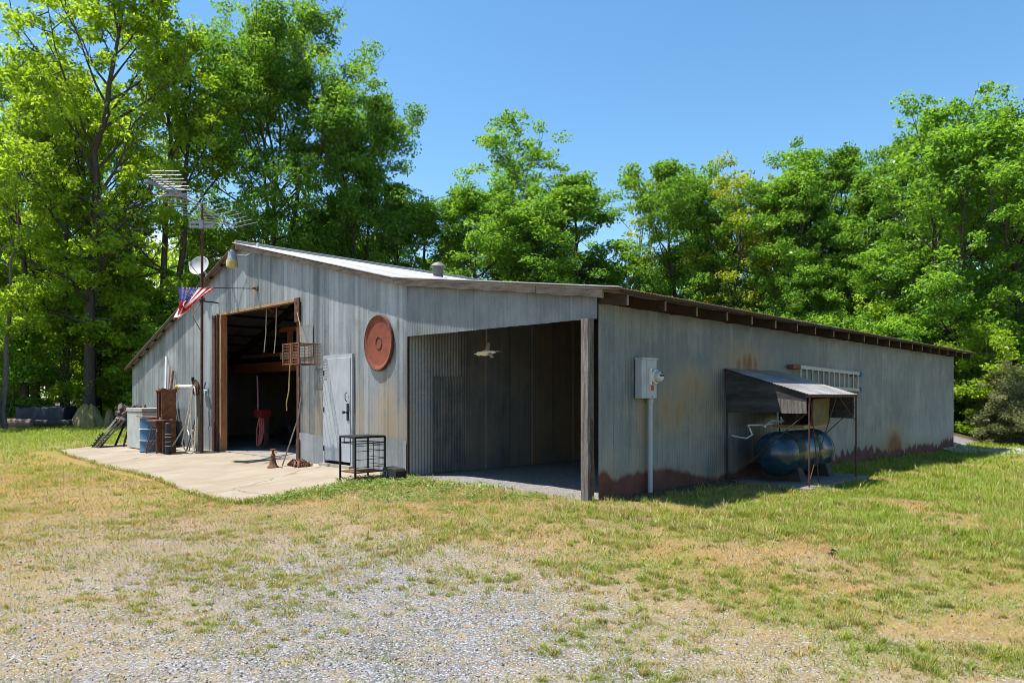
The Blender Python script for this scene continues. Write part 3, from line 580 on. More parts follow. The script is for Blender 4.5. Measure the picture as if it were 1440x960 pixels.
col1('wheel_tread', lambda b: [b.bar((-1.5+.05*k, 16.9-.01*k, zs(-1.5)+.06+.07*k), (-1.3+.05*k, 16.55, zs(-1.4)+.06+.07*k), .05, .03) for k in range(5)]+[b.bar((-1.5, 16.85, zs(-1.5)), (-1.22, 16.78, zs(-1.5)+.42), .03, .03), b.bar((-1.36, 16.58, zs(-1.4)), (-1.05, 16.5, zs(-1.5)+.42), .03, .03)], DARK, 'dark slatted step leaning at the foot of the planks', 'steps', (-1.42, 16.75, zs(-1.42)))
# ------------------------------------------------------------------ in the bay and in the shop
bird = thing('bird_ornament', 'small pale bird ornament with spread wings hanging in the dark bay', 'ornament', (.8, 2.98, 2.1))
bd = Vector((.8, 2.98, 2.13)); ax = Vector((-.15, 1, -.04)).normalized()
part(lambda b: b.lathe([(0, -.2), (.014, -.19), (.036, -.09), (.05, 0), (.05, .07), (.036, .13), (.042, .17), (.036, .2), (.014, .23), (.004, .28), (0, .285)], bd, ax, 14), 'body', mat('pale_bird', (.85, .75, .45), (.8, .82, .82), f=(.45, .55), scale=6, rough=.5, var=.1), bird, smooth=True)
sd = ax.cross(Vector((0, 0, 1))).normalized()
for s in (-1, 1):
    def wg(b):
        a = bd+Vector((0, 0, .03)); t = a+sd*s*.10+ax*(.06 if s > 0 else -.16)+Vector((0, 0, .15 if s > 0 else -.13))
        q = [a+ax*.05, a-ax*.05, t-ax*.06, t]; up = Vector((0, 0, .012)); b.add([p+up for p in q]+q, [(0, 1, 2, 3), (7, 6, 5, 4), (0, 4, 5, 1), (1, 5, 6, 2), (2, 6, 7, 3), (3, 7, 4, 0)])
    part(wg, 'wing', mat('mauve_wing', (.40, .33, .36), (.3, .25, .27), rough=.6), bird)
part(lambda b: b.add([bd-ax*.15, bd-ax*.3+sd*.06, bd-ax*.3-sd*.06, bd-ax*.15+Vector((0, 0, .012)), bd-ax*.3+sd*.06+Vector((0, 0, .012)), bd-ax*.3-sd*.06+Vector((0, 0, .012))], [(0, 1, 2), (5, 4, 3), (0, 3, 4, 1), (1, 4, 5, 2), (2, 5, 3, 0)]), 'tail', mat('mauve_wing', 0), bird)
part(lambda b: b.tube([bd+Vector((0, 0, .04)), (bd.x, bd.y, 3.12)], .004, 5), 'hanging_cord', HOSE, bird)
for i, (u, L) in enumerate([(10.35, 1.0), (9.85, 1.05)]):
    col1('hanging_rope', lambda b: b.tube([(.5, u, 3.5), (.5, u+.03, 3.5-L*.6), (.5, u+.12, 3.45-L)], .012, 6), HOSE, ['cream rope hanging inside the big doorway, left of the pair', 'cream rope hanging inside the big doorway, right of the pair'][i], 'rope', (.5, u, 3.4-L))
part(lambda b: b.lo((.42, 9.7, 3.48), (.58, 10.6, 3.56)).lathe([(.07, -.03), (.09, 0), (.07, .03)], (.5, 10.05, 3.47), (0, 1, 0), 14), 'rope_bracket', DRUST, barn)
rl = thing('hose_reel', 'bright red reel with drooping red hose just inside the big doorway', 'hose reel', (1.0, 11.5, .03))
part(lambda b: b.lo((.85, 11.3, .84), (1.1, 11.75, 1.04)).lathe([(.0, -.2), (.11, -.2), (.11, .2), (0, .2)], (.98, 11.52, .94), (0, 1, 0), 20), 'reel_drum', mat('bright_red', (.13, .012, .012), (.09, .01, .01), rough=.4), rl, smooth=True)
part(lambda b: [b.tube([(.9+.04*k, 11.5, .9), (.84+.03*k, 11.38-.04*k, .5), (.82+.02*k, 11.42-.02*k, .12+.03*k), (.85, 11.56, .08+.03*k), (.9, 11.68, .5), (.95, 11.6, .9)], .022, 6) for k in range(3)], 'red_hose', mat('dusty_red_hose', (.36, .09, .08), (.28, .06, .06), rough=.5), rl, smooth=True)
part(lambda b: b.tube([(.9, 11.6, .95), (.9, 11.62, 1.5), (.95, 11.75, 1.9)], .02, 6), 'mauve_hose', mat('mauve_hose', (.25, .12, .16), rough=.5), rl, smooth=True)
part(lambda b: b.lo((1.05, 11.5, .03), (1.13, 11.6, .95)), 'stand', DRUST, rl)
col1('white_carton', lambda b: b.lo((2.2, 12.1, 2.42), (2.55, 12.95, 2.62)), WHITEPL, 'long white carton lying on the loft edge inside the doorway', 'carton', (2.35, 12.5, 2.42), bevel=.006)
col1('white_rag', lambda b: b.lathe([(0, 0), (.14, .0), (.16, .03), (.08, .07), (0, .08)], (2.35, 9.8, 2.38), n=9), WHITEPL, 'crumpled white rag lying on the red loft beam', 'rag', (2.35, 9.8, 2.38))
col1('pale_plate', lambda b: b.lo((2.30, 10.9, 1.93), (2.315, 11.5, 2.06)), mat('pale_plate', (.35, .33, .28)), 'small pale plate hanging under the red loft beam', 'plate', (2.3, 11.2, 1.93))
wb = thing('work_bench', 'dark cluttered wooden work bench deep inside the shop', 'work bench', (3.6, 9.6, .03))
part(lambda b: b.lo((3.2, 8.3, .85), (4.0, 11.3, .92)), 'bench_top', BROWNWOOD, wb)
for u in (8.4, 9.8, 11.1): part(lambda b: b.lo((3.25, u, .03), (3.37, u+.12, .85)).lo((3.85, u, .03), (3.97, u+.12, .85)), 'leg', BROWNWOOD, wb)
cl = [('bench_vise', (3.4, 9.1, .92), 'dark bench vise on the work bench'), ('tool_chest', (3.6, 10.4, .92), 'dark tool chest on the work bench'), ('paint_can', (3.4, 8.7, .92), 'round can on the right end of the work bench')]
col1(cl[0][0], lambda b: b.lo((3.3, 9.05, .92), (3.5, 9.2, 1.08)).lo((3.22, 9.03, 1.05), (3.34, 9.22, 1.18)).tube([(3.15, 9.0, 1.02), (3.15, 9.26, 1.02)], .015, 6), DARK, cl[0][2], 'vise', cl[0][1])
tc = thing(cl[1][0], cl[1][2], 'tool chest', cl[1][1]); part(lambda b: b.lo((3.4, 10.1, .925), (3.85, 10.75, 1.3)), 'cabinet', DARK, tc, bevel=.01)
for k in range(3): part(lambda b: b.lo((3.385, 10.13, .95+k*.115), (3.4, 10.72, 1.05+k*.115)), 'drawer', mat('chest_red', (.12, .02, .02), rough=.5), tc)
col1(cl[2][0], lambda b: b.lathe([(0, 0), (.09, 0), (.09, .2), (.095, .21), (.08, .2), (0, .19)], cl[2][1], n=14), GALV, cl[2][2], 'can', cl[2][1], smooth=True)
col1('plastic_bag', lambda b: b.lathe([(0, 0), (.22, .02), (.27, .2), (.22, .42), (.08, .55), (.12, .62), (0, .63)], (2.0, 8.5, .55), n=9), mat('cloudy_plastic', (.45, .46, .47), (.3, .3, .3), rough=.3), 'cloudy plastic bag on a box right inside the big doorway', 'bag', (2.0, 8.5, .55), smooth=True)
col1('wooden_crate', lambda b: b.lo((1.75, 8.15, .03), (2.3, 8.9, .5)).lo((1.73, 8.13, .35), (2.32, 8.92, .45)).lo((1.73, 8.13, .1), (2.32, 8.92, .2)), BROWNWOOD, 'brown slatted crate under the cloudy bag inside the doorway', 'crate', (2.0, 8.5, .03))
col1('old_tire', lambda b: b.lathe([(.19, -.09), (.30, -.1), (.33, -.06), (.33, .06), (.30, .1), (.19, .09), (.19, -.09)], (2.2, 12.6, .36), (1, .2, .1), 24), BLACKPL, 'old black tyre standing inside the doorway behind the red reel', 'tyre', (2.2, 12.6, .03), smooth=True)
sf = thing('storage_shelf', 'brown wooden shelf rack with old cartons at the back of the shop', 'shelf', (4.6, 12.6, .03))
for u in (10.9, 12.6, 14.3): part(lambda b: b.lo((4.4, u, .03), (4.5, u+.09, 2.05)).lo((4.95, u, .03), (5.05, u+.09, 2.05)), 'upright', mat('shelf_wood', (.40, .22, .12), (.26, .14, .08), rough=.85), sf)
for z in (.45, 1.05, 1.65): part(lambda b: b.lo((4.38, 10.85, z), (5.06, 14.45, z+.04)), 'shelf_board', MATS['shelf_wood'], sf)
for i, (u, z, wd, h, c) in enumerate([(11.2, .49, .55, .4, (.30, .22, .14)), (12.0, .49, .4, .5, (.10, .11, .13)), (13.3, .49, .6, .35, (.26, .18, .11)), (11.15, 1.09, .45, .42, (.33, .33, .32)), (11.9, 1.09, .5, .3, (.24, .16, .10)), (12.85, 1.09, .4, .45, (.12, .03, .03)), (13.5, 1.09, .5, .32, (.30, .22, .14)), (11.4, 1.69, .6, .3, (.2, .13, .08)), (12.9, 1.69, .45, .25, (.35, .34, .3))]):
    col1('storage_carton', lambda b: b.lo((4.45, u, z), (4.95, u+wd, z+h)).lo((4.44, u-.01, z+h-.06), (4.96, u+wd+.01, z+h+.005)), mat('carton_%d' % i, tuple(1.7*x for x in c), rough=.8), 'old carton standing on the brown shelf rack in the dark shop', 'carton', (4.7, u+wd/2, z), group='cartons on the shop shelf rack', bevel=.01)
# ------------------------------------------------------------------ on the side wall
mp = thing('meter_panel', 'grey electric meter panel with round glass meter on the long side wall', 'electric panel', (1.15, 0, gz(1.15, -.1)))
PG = mat('panel_grey', (.42, .44, .46), (.36, .38, .40), scale=3, rough=.45, var=.08, bump=.1)
part(lambda b: b.lo((.86, -.13, 1.36), (1.24, -.012, 1.93)), 'cabinet', PG, mp, bevel=.008)
part(lambda b: b.lo((.85, -.145, 1.915), (1.25, -.01, 1.94)).lo((.98, -.136, 1.36), (.985, -.13, 1.91)), 'hood', PG, mp)
mt = part(lambda b: b.lathe([(.095, 0), (.095, .03), (.085, .035), (.08, .1), (.055, .125), (0, .13)], (1.17, -.135, 1.67), (0, -1, 0), 24), 'meter', mat('meter_glass', (.5, .52, .52), (.4, .42, .42), rough=.12, var=.05, bump=0), mp, smooth=True)
part(lambda b: b.lathe([(.098, .0), (.102, .01), (.102, .035), (.095, .04)], (1.17, -.134, 1.67), (0, -1, 0), 24).lo((1.04, -.155, 1.56), (1.08, -.13, 1.79)), 'meter_ring', WHITEPL, mt, smooth=True)
part(lambda b: b.lo((1.12, -.267, 1.675), (1.22, -.25, 1.705)).lathe([(.018, 0), (.018, .004)], (1.17, -.266, 1.73), (0, -1, 0), 8), 'meter_register', BLACK, mt)
part(lambda b: b.lo((1.09, -.1335, 1.47), (1.16, -.13, 1.55)), 'red_label', mat('red_label', (.5, .03, .04), rough=.5), mp)
part(lambda b: b.lo((1.12, -.142, 1.372), (1.16, -.13, 1.40)), 'latch', GALV, mp)
part(lambda b: b.tube([(1.157, -.072, gz(1.2, -.12)-.1), (1.157, -.072, 1.3), (1.157, -.072, 1.36)], .036, 12).lathe([(.046, 0), (.046, .06)], (1.157, -.072, 1.29), n=12), 'conduit', PG, mp, smooth=True)
# tank shelter
zp = -.02
pad = MB(); pad.lo((3.35, -1.52, -.22), (5.95, -.02, zp)); po = pad.build('equipment_pad', mat('dirty_concrete', (.20, .18, .155), (.13, .115, .1), scale=2.5, rough=.95, var=.35, bump=.5), None, (4.7, -.8, -.1), bevel=.015); tag(po, 'low dirty concrete pad under the blue tank beside the barn', 'pad')
sh = thing('tank_shelter', 'small lean-to shelter of tin and dark boards over the blue tank', 'shelter', (4.7, -.7, zp))
RP0, RP1 = (3.50, -.02, 1.86), (3.50, -1.42, 1.42)
def shroof(b):
    n = 120; R = []
    for t in np.linspace(0, 1, 6):
        R.append([(3.47+2.15*i/n, -.02-1.42*t, 1.86-.44*t+.004*math.sin(2*PI*(2.15*i/n)/.08)) for i in range(n+1)])
    b.grid(R); R2 = [[(x, y, z-.012) for x, y, z in r[::-1]] for r in R]; b.grid(R2)
def shm():
    return mat('shelter_tin', (.42, .40, .38), (.25, .23, .22), f=(.4, .6), scale=2, rough=.5, metal=.3, var=.2)
part(shroof, 'tin_roof', shm(), sh)
part(lambda b: b.bar((3.48, -1.4, 1.40), (5.61, -1.4, 1.40), .045, .05).bar((3.5, -.05, 1.82), (5.60, -.05, 1.82), .045, .05), 'roof_rail', DRUST, sh)
DB = mat('tarred_board', (.035, .033, .033), (.075, .07, .066), scale=4, stretch=(3, .5, 3), rough=.85, var=.5, bump=.6, dist=.008)
part(lambda b: b.add([(3.5, -.03, 1.12), (3.5, -.03, 1.83), (3.5, -1.38, 1.41), (3.5, -1.38, 1.14), (3.53, -.03, 1.12), (3.53, -.03, 1.83), (3.53, -1.38, 1.41), (3.53, -1.38, 1.14)], [(0, 3, 2, 1), (4, 5, 6, 7), (0, 1, 5, 4), (1, 2, 6, 5), (2, 3, 7, 6), (3, 0, 4, 7)]), 'side_board', DB, sh)
part(lambda b: b.add([(3.49, -.98, 1.12), (3.49, -.92, 1.36), (3.49, -1.385, 1.30), (3.49, -1.385, 1.12), (3.498, -.98, 1.12), (3.498, -.92, 1.36), (3.498, -1.385, 1.30), (3.498, -1.385, 1.12)], [(0, 3, 2, 1), (4, 5, 6, 7), (0, 1, 5, 4), (1, 2, 6, 5), (2, 3, 7, 6), (3, 0, 4, 7)]), 'patch_board', OLDWOOD, sh)
part(lambda b: b.add([(5.55, -.03, 1.0), (5.55, -.03, 1.83), (5.55, -1.38, 1.41), (5.55, -1.38, 1.0), (5.58, -.03, 1.0), (5.58, -.03, 1.83), (5.58, -1.38, 1.41), (5.58, -1.38, 1.05)], [(0, 3, 2, 1), (4, 5, 6, 7), (0, 1, 5, 4), (1, 2, 6, 5), (2, 3, 7, 6), (3, 0, 4, 7)]), 'side_board', DB, sh)
for v, u in ((3.515, -1.42), (5.565, -1.42), (3.515, -.045), (5.565, -.045)):
    part(lambda b: b.tube([(v, u, zp), (v, u, 1.42 if u < -1 else 1.82)], .014, 8), 'pipe_post', DRUST if u < -1 else BLACK, sh)
for p, q in (((3.515, -1.40, .75+.4), (3.6, -.1, .02)), ((3.55, -1.42, 1.38), (3.9, -1.42, .02)), ((5.55, -1.42, .95), (4.75, -1.42, 1.38)), ((5.56, -1.40, 1.2), (5.56, -.2, .03)), ((4.6, -1.43, 1.36), (3.72, -1.43, .3)), ((3.52, -1.42, .06), (3.75, -1.42, .38))):
    part(lambda b: b.tube([p, q], .008, 6), 'brace_rod', DRUST, sh)
tk = thing('air_compressor', 'dark blue horizontal pressure tank with compressor on top under the shelter', 'tank', (4.65, -.72, zp))
BL = NT('blue_tank_paint'); o_ = BL.obj(); nb = BL.noise(o_, 3.5, 6, .65)
BL.surf(BL.mix(BL.ramp(nb, .52, .72), (.009, .03, .048), (.045, .08, .10)), BL.math('MULTIPLY_ADD', BL.noise(o_, 9, 4), .25, .12), .0, BL.noise(o_, 60, 2), .002, .15, .55); BL = BL.m
tv0, tv1, tr, tzc = 3.66, 5.6, .36, .44
prof = [(0, -.09)]+[(tr*math.sin(a), -.09+.29*(1-math.cos(a))) for a in np.linspace(.12, PI/2, 10)]+[(tr+.004, .21), (tr+.004, .26), (tr, .265), (tr, 1.05), (tr+.003, 1.055), (tr+.003, 1.075), (tr, 1.08), (tr, 1.68), (tr+.004, 1.685), (tr+.004, 1.74)]+[(tr*math.sin(a), 1.75+.28*math.cos(a)) for a in np.linspace(PI/2, .12, 10)]+[(0, 2.03)]
part(lambda b: b.lathe(prof, (tv0, -.74, tzc), (1, 0, 0), 40), 'pressure_vessel', BL, tk, smooth=True)
for v in (4.05, 5.25):
    part(lambda b: b.add([(v, -1.08, zp), (v, -.4, zp), (v, -.5, .3), (v, -.98, .3), (v+.2, -1.1, zp), (v+.2, -.38, zp), (v+.17, -.5, .3), (v+.17, -.98, .3)], [(0, 3, 2, 1), (4, 5, 6, 7), (0, 1, 5, 4), (1, 2, 6, 5), (2, 3, 7, 6), (3, 0, 4, 7)]), 'cradle_leg', DARK, tk)
part(lambda b: b.lo((4.35, -1.0, .85), (5.45, -.45, .90)), 'top_plate', mat('plywood_base', (.36, .24, .11), (.26, .17, .08), rough=.7), tk)
part(lambda b: b.box((5.0, -1.02, 1.12), (.72, .03, .46), rotm(.05, -.03, 0)).lo((4.62, -1.04, .90), (5.38, -.98, .95)), 'belt_guard', mat('mesh_guard', (.19, .135, .06), (.13, .09, .04), scale=5, rough=.7, var=.3), tk)
part(lambda b: b.lathe([(.0, 0), (.13, 0), (.14, .05), (.14, .3), (.1, .36), (0, .36)], (4.45, -.7, 1.06), (1, 0, 0), 16).lo((4.4, -.8, .9), (4.75, -.6, .95)), 'motor', BLACK, tk, smooth=True)
part(lambda b: [b.lo((5.05, -.85, .9), (5.3, -.55, 1.15)), b.lo((5.08, -.82, 1.15), (5.27, -.58, 1.34))]+[b.lo((5.06, -.84, 1.17+.035*k), (5.29, -.56, 1.18+.035*k)) for k in range(5)], 'pump', BLACK, tk)
part(lambda b: b.tube([(4.4, -.6, .95), (4.1, -.55, .98), (3.95, -.5, .9)], .02, 6).lathe([(.03, 0), (.03, .05)], (3.95, -.5, .86), n=10), 'relief_valve', GALV, tk)
col1('air_hose', lambda b: b.tube([(3.72, -.02, .72), (3.72, -.12, .70), (3.74, -.28, .68), (3.78, -.36, .74), (3.76, -.33, .84), (3.78, -.28, .9), (3.9, -.36, .9), (4.05, -.42, .9), (4.25, -.5, .92)], .016, 7), mat('pale_hose', (.68, .68, .66), (.55, .55, .52), rough=.45), 'short white air hose bending from the wall to the compressor', 'hose', (3.9, -.3, .7), smooth=True)
ld = thing('aluminium_ladder', 'aluminium ladder hung sideways on the side wall beyond the shelter', 'ladder', (8.0, -.06, 1.5))
part(lambda b: b.bar((6.25, -.1, 1.965), (9.75, -.1, 1.90), .03, .07), 'rail', ALU, ld); part(lambda b: b.bar((6.25, -.1, 1.58), (9.75, -.1, 1.53), .03, .07), 'rail', ALU, ld)
for k in range(12):
    v = 6.4+k*.29; part(lambda b: b.tube([(v, -.1, 1.57-.014*(v-6.25)), (v, -.1, 1.95-.0186*(v-6.25))], .018, 8), 'rung', ALU, ld)
for z in (1.885, 1.535): part(lambda b: b.lo((9.72, -.14, z-.045), (9.98, -.05, z+.05)), 'blue_foot', mat('blue_foot', (.05, .16, .26), rough=.5), ld)
part(lambda b: b.lo((6.0, -.13, 1.92), (6.35, -.01, 2.0)).lo((9.3, -.07, 1.84), (9.36, -.0, 1.93)), 'wall_hook', RUST, ld)
# ------------------------------------------------------------------ by the woods on the left
def W(name, fn, m, label, cat, base, **k): return col1(name, fn, m, label, cat, base, frame='W', **k)
NAVY = mat('navy_tarp', (.016, .024, .042), (.025, .036, .055), scale=5, rough=.6, var=.3)
tr_ = thing('covered_trailer', 'long dark navy covered trailer parked before the woods', 'trailer', (-21, 32.3, 0), frame='W')
def tarp(b):
    R = []
    for x in np.linspace(-22.1, -19.95, 26):
        sg = .03*math.sin(x*7)+.02*math.sin(x*17)
        R.append([(x, 31.7+.03*math.sin(x*11), .28), (x, 31.68+sg, .55), (x, 31.72, .86+sg), (x, 31.95, .93+sg*.6), (x, 32.6, .93), (x, 32.8, .3)])
    b.grid(R); b.add([R[0][i] for i in range(6)], [tuple(range(6))]); b.add([R[-1][i] for i in range(6)], [tuple(range(5, -1, -1))])
part(tarp, 'cover', NAVY, tr_, smooth=True)
for x in (-21.6, -20.4):
    part(lambda b: b.lathe([(.0, -.09), (.18, -.09), (.3, -.1), (.33, -.05), (.33, .05), (.3, .1), (0, .1)], (x, 31.9, .33), (0, 1, 0), 20), 'wheel', BLACKPL, tr_, smooth=True)
part(lambda b: b.lo((-22.2, 31.9, .25), (-19.8, 32.0, .35)), 'chassis', DRUST, tr_)
for i, (x0, x1, y, r) in enumerate([(-23.4, -20.9, 30.9, .2), (-20.85, -19.4, 31.2, .17)]):
    W('felled_log', lambda b: b.tube([(x0, y, r), ((x0+x1)/2, y+.05, r+.02), (x1, y+.1, r)], [r, r*1.04, r*.93], 14), mat('pale_bark', (.26, .18, .14), (.15, .1, .08), scale=3, rough=.9, var=.4, bump=.6) if i == 0 else DARK, ['pale brown log lying at the edge of the woods', 'dark log lying under the navy covered trailer'][i], 'log', (x0, y, 0))
def heap(b, c, rx, ry, h, seed, peak=.5):
    r = random.Random(seed); n = 22; prof = [(0, 1), (.25, .93), (.5, .75), (.75, .42), (.92, .15), (1.0, 0)]; rows = []
    for q, z in prof[::-1]:
        rows.append([(c[0]+rx*q*math.cos(2*PI*j/n)*(1+.12*math.sin(j*2.3+seed)), c[1]+ry*q*math.sin(2*PI*j/n), c[2]+h*z*(1+.1*math.sin(j*1.7+q*5+seed))-(.0 if z else 0)) for j in range(n+1)])
    b.grid(rows)
TARP = mat('olive_yellow_tarp', (.30, .24, .085), (.21, .165, .06), scale=3, rough=.75, var=.25, bump=.6, bscale=8, dist=.05)
W('yellow_tarp', lambda b: heap(b, (-19.0, 31.9, 0), .78, .6, 1.0, 2), TARP, 'tall heap under a dull yellow tarp at the wood edge', 'tarp', (-19.0, 31.9, 0))
W('yellow_tarp', lambda b: heap(b, (-18.15, 32.1, 0), .28, .3, .78, 4), TARP, 'small narrow bundle under dull yellow tarp beside the larger heap', 'tarp', (-18.15, 32.1, 0))
W('teal_tarp', lambda b: heap(b, (-17.55, 32.4, .35), .55, .35, .38, 7), mat('teal_tarp', (.03, .15, .16), (.02, .1, .11), rough=.6), 'low teal tarp on a dark heap at the wood edge', 'tarp', (-17.55, 32.4, .3))
W('dark_heap', lambda b: heap(b, (-17.4, 32.8, 0), 1.0, .5, .62, 9), DARK, 'low dark heap under the teal tarp', 'heap', (-17.4, 32.8, 0))
W('covered_mower', lambda b: heap(b, (-16.35, 31.2, 0), .7, .6, 1.15, 11), mat('black_cover', (.02, .022, .028), (.03, .032, .04), rough=.5), 'rounded machine under a black cover beyond the barn end', 'cover', (-16.35, 31.2, 0), smooth=True)
ct = thing('utility_trailer', 'dark blue slat sided utility trailer mostly behind the chest freezer', 'trailer', (-15.2, 30.8, 0), frame='W')
part(lambda b: [b.lo((-16.0+.2*k, 30.4, .35), (-15.88+.2*k, 30.44, 1.25)) for k in range(10)]+[b.lo((-16.05, 30.38, .35), (-14.0, 30.46, .45)), b.lo((-16.05, 30.38, 1.2), (-14.0, 30.46, 1.28)), b.lo((-16.0, 30.44, .4), (-14.0, 31.6, .48))], 'slat_side', NAVY, ct)
for x in (-15.4,): part(lambda b: b.lathe([(.0, -.09), (.18, -.09), (.3, -.1), (.33, -.05), (.33, .05), (.3, .1), (0, .1)], (x, 30.5, .33), (0, 1, 0), 20), 'wheel', BLACKPL, ct, smooth=True)
# ------------------------------------------------------------------ trees
def tubes_np(paths, n=6):
    V, F, o = [], [], 0
    ang = np.arange(n)*2*PI/n
    for P, r in paths:
        P = np.asarray(P, float); k = len(P); T = np.gradient(P, axis=0); T /= np.linalg.norm(T, axis=1)[:, None]+1e-9
        a = np.where(np.abs(T[:, 2:3]) > .9, np.array([[1., 0, 0]]), np.array([[0, 0, 1.]]))
        A = np.cross(T, a); A /= np.linalg.norm(A, axis=1)[:, None]; B = np.cross(T, A)
        ring = P[:, None] + (A[:, None]*np.cos(ang)[None, :, None]+B[:, None]*np.sin(ang)[None, :, None])*np.asarray(r)[:, None, None]
        V.append(ring.reshape(-1, 3))
        i = np.arange(k-1)[:, None]*n; j = np.arange(n)[None]; j2 = (j+1) % n
        F.append(np.stack([i+j, i+j2, i+n+j2, i+n+j], -1).reshape(-1, 4)+o); o += k*n
    return np.concatenate(V), np.concatenate(F)
def unit(v): return v/(np.linalg.norm(v, axis=-1, keepdims=True)+1e-9)
def leaves_np(rng, C, R, cnt, size, flat=.6, up=.45, tint=None):
    idx = np.repeat(np.arange(len(C)), cnt); n = len(idx)
    d = unit(rng.normal(size=(n, 3))); rad = rng.random(n)**.45
    off = d*rad[:, None]*R[idx][:, None]; off[:, 2] *= flat
    nor = unit(d*.45+np.array([0, 0, up])+rng.normal(size=(n, 3))*.55)
    t = unit(np.cross(nor, rng.normal(size=(n, 3)))); b = np.cross(nor, t)
    s = size*(.55+.8*rng.random(n))[:, None]; c = C[idx]+off
    fold = nor*s*.12
    V = np.stack([c-t*s*.5, c-b*s*.30+fold, c+t*s*.55-fold, c+b*s*.30+fold], 1).reshape(-1, 3)
    F = np.arange(n*4).reshape(n, 4)
    ti = (tint[idx] if tint is not None else rng.random(len(C))[idx])*.55+rng.random(n)*.45
    return V, F, np.repeat(ti, 4)
def grow(seed, H, base, R, shape, nl, stems=1, per=130, leaf=.24, clump=.75, lean=.0, sub=7, open_=.0, r0=None):
    """one tree at the origin: returns wood and leaf meshes.  shape(t) gives the crown radius share at height share t"""
    rng = np.random.default_rng(seed); paths = []; C = []; Rr = []
    r0 = r0 or H*.011+.05
    for s in range(stems):
        az = 2*PI*s/stems+rng.random(); sp = (0 if stems == 1 else .35+.55*rng.random()*R*.35)
        hh = H*(1 if s == 0 else .82+.16*rng.random()); k = 14; t = np.linspace(0, 1, k)
        P = np.stack([sp*math.cos(az)*t**.8+lean*hh*t+np.cumsum(rng.normal(size=k))*.012*hh*t, sp*math.sin(az)*t**.8+np.cumsum(rng.normal(size=k))*.012*hh*t, t*hh*.95-.15], 1)
        P[0, :2] += np.array([math.cos(az), math.sin(az)])*(.25 if stems > 1 else 0)
        rr = r0*(1-.93*t)**.85*(1 if stems == 1 else .72); rr[0] *= 1.35; paths.append((P, rr))
        m = max(3, nl//stems)
        for i in range(m):
            f = (i+rng.random()*.8)/m; th = base+(.97-base)*f; q = np.array([np.interp(th, t, P[:, a]) for a in range(3)])
            ang = i*2.4+rng.normal()*.5 + s; el = .15+.95*f+rng.normal()*.15
            rad = max(.35, R*shape(f)*(.75+.45*rng.random())/ (1 if stems == 1 else 1.25))
            d = np.array([math.cos(ang)*math.cos(el), math.sin(ang)*math.cos(el), math.sin(el)]); L = rad/max(.45, math.cos(el))
            L = min(L, rad*1.5); kk = 6; tt = np.linspace(0, 1, kk)
            B = q+d*L*tt[:, None]+np.array([0, 0, .22*L])*(tt**2)[:, None]+np.cumsum(rng.normal(size=(kk, 3))*.045*L, 0)*tt[:, None]
            rb = np.interp(th, t, rr)*.5; paths.append((B, rb*(1-.88*tt)+.006))
            for j in range(sub):
                w = .3+.7*(j+rng.random())/sub; bp = np.array([np.interp(w, tt, B[:, a]) for a in range(3)])
                dd = unit(d*.7+rng.normal(size=3)*.75+np.array([0, 0, .25])); l2 = L*(.22+.25*rng.random())*(1.25-.5*w)
                e = bp+dd*l2; mid = (bp+e)/2+rng.normal(size=3)*.06*l2
                paths.append((np.stack([bp, mid, e]), np.array([rb*.35, rb*.22, .006])))
                if rng.random() < open_: continue
                C.append(e); Rr.append(clump*(.65+.7*rng.random()))
                if rng.random() < .55: C.append(mid+rng.normal(size=3)*.3); Rr.append(clump*(.5+.5*rng.random()))
        C.append(P[-1]); Rr.append(clump*.8)
    C = np.array(C); Rr = np.array(Rr); cnt = np.maximum(8, (per*(Rr/clump)**2*(.7+.6*rng.random(len(C)))).astype(int))
    return tubes_np(paths), leaves_np(rng, C, Rr, cnt, leaf)
round_ = lambda f: math.sin(PI*min(1, .18+.80*f))**.7
oval = lambda f: (math.sin(PI*min(1, .12+.85*f))**.8)*(1-.25*f)
tall = lambda f: (.55+.45*math.sin(PI*f))*(1.02-.55*f)
fan = lambda f: .55+.45*f
BARK = mat('grey_brown_bark', (.105, .09, .075), (.06, .05, .042), scale=6, stretch=(2.5, 2.5, .5), rough=.95, var=.4, bump=.8, bscale=22, dist=.02)
PBARK = mat('pale_grey_bark', (.17, .155, .14), (.1, .09, .08), scale=6, stretch=(2.5, 2.5, .5), rough=.95, var=.4, bump=.6)
LF = dict(lime=foliage('lime_leaves', (.13, .225, .020), (.31, .44, .042), .58, 1.1), deep=foliage('deep_green_leaves', (.058, .155, .026), (.185, .32, .046), .54, 1.12),
          mid=foliage('mid_green_leaves', (.075, .19, .026), (.215, .37, .050), .56, 1.1), warm=foliage('yellow_green_leaves', (.16, .225, .024), (.34, .40, .05), .54, extra=(.30, .22, .06)),
          cedar=foliage('cedar_leaves', (.11, .14, .065), (.26, .26, .13), .35))
KIND = {}
def kind(key, leafm, bark, **k):
    (wv, wf), (lv, lf, tint) = grow(**k); KIND[key] = (wv, wf, lv, lf, tint, leafm, bark)
kind('poplar_a', 'lime', BARK, seed=11, H=22, base=.20, R=4.8, shape=tall, nl=38, per=58, leaf=.20, clump=.55, sub=11, open_=.22)
kind('poplar_b', 'lime', BARK, seed=23, H=22, base=.24, R=4.4, shape=tall, nl=36, stems=2, per=56, leaf=.20, clump=.55, sub=11, open_=.24)
kind('oak_a', 'deep', BARK, seed=5, H=24, base=.36, R=6.6, shape=round_, nl=54, stems=4, per=120, leaf=.20, clump=.80, sub=10, open_=.12)
kind('oak_b', 'deep', BARK, seed=8, H=20, base=.16, R=4.6, shape=oval, nl=40, stems=2, per=105, leaf=.20, clump=.74, sub=10, open_=.12)
kind('maple_a', 'mid', BARK, seed=31, H=14, base=.14, R=3.6, shape=oval, nl=34, per=82, leaf=.155, clump=.52, sub=10, open_=.12)
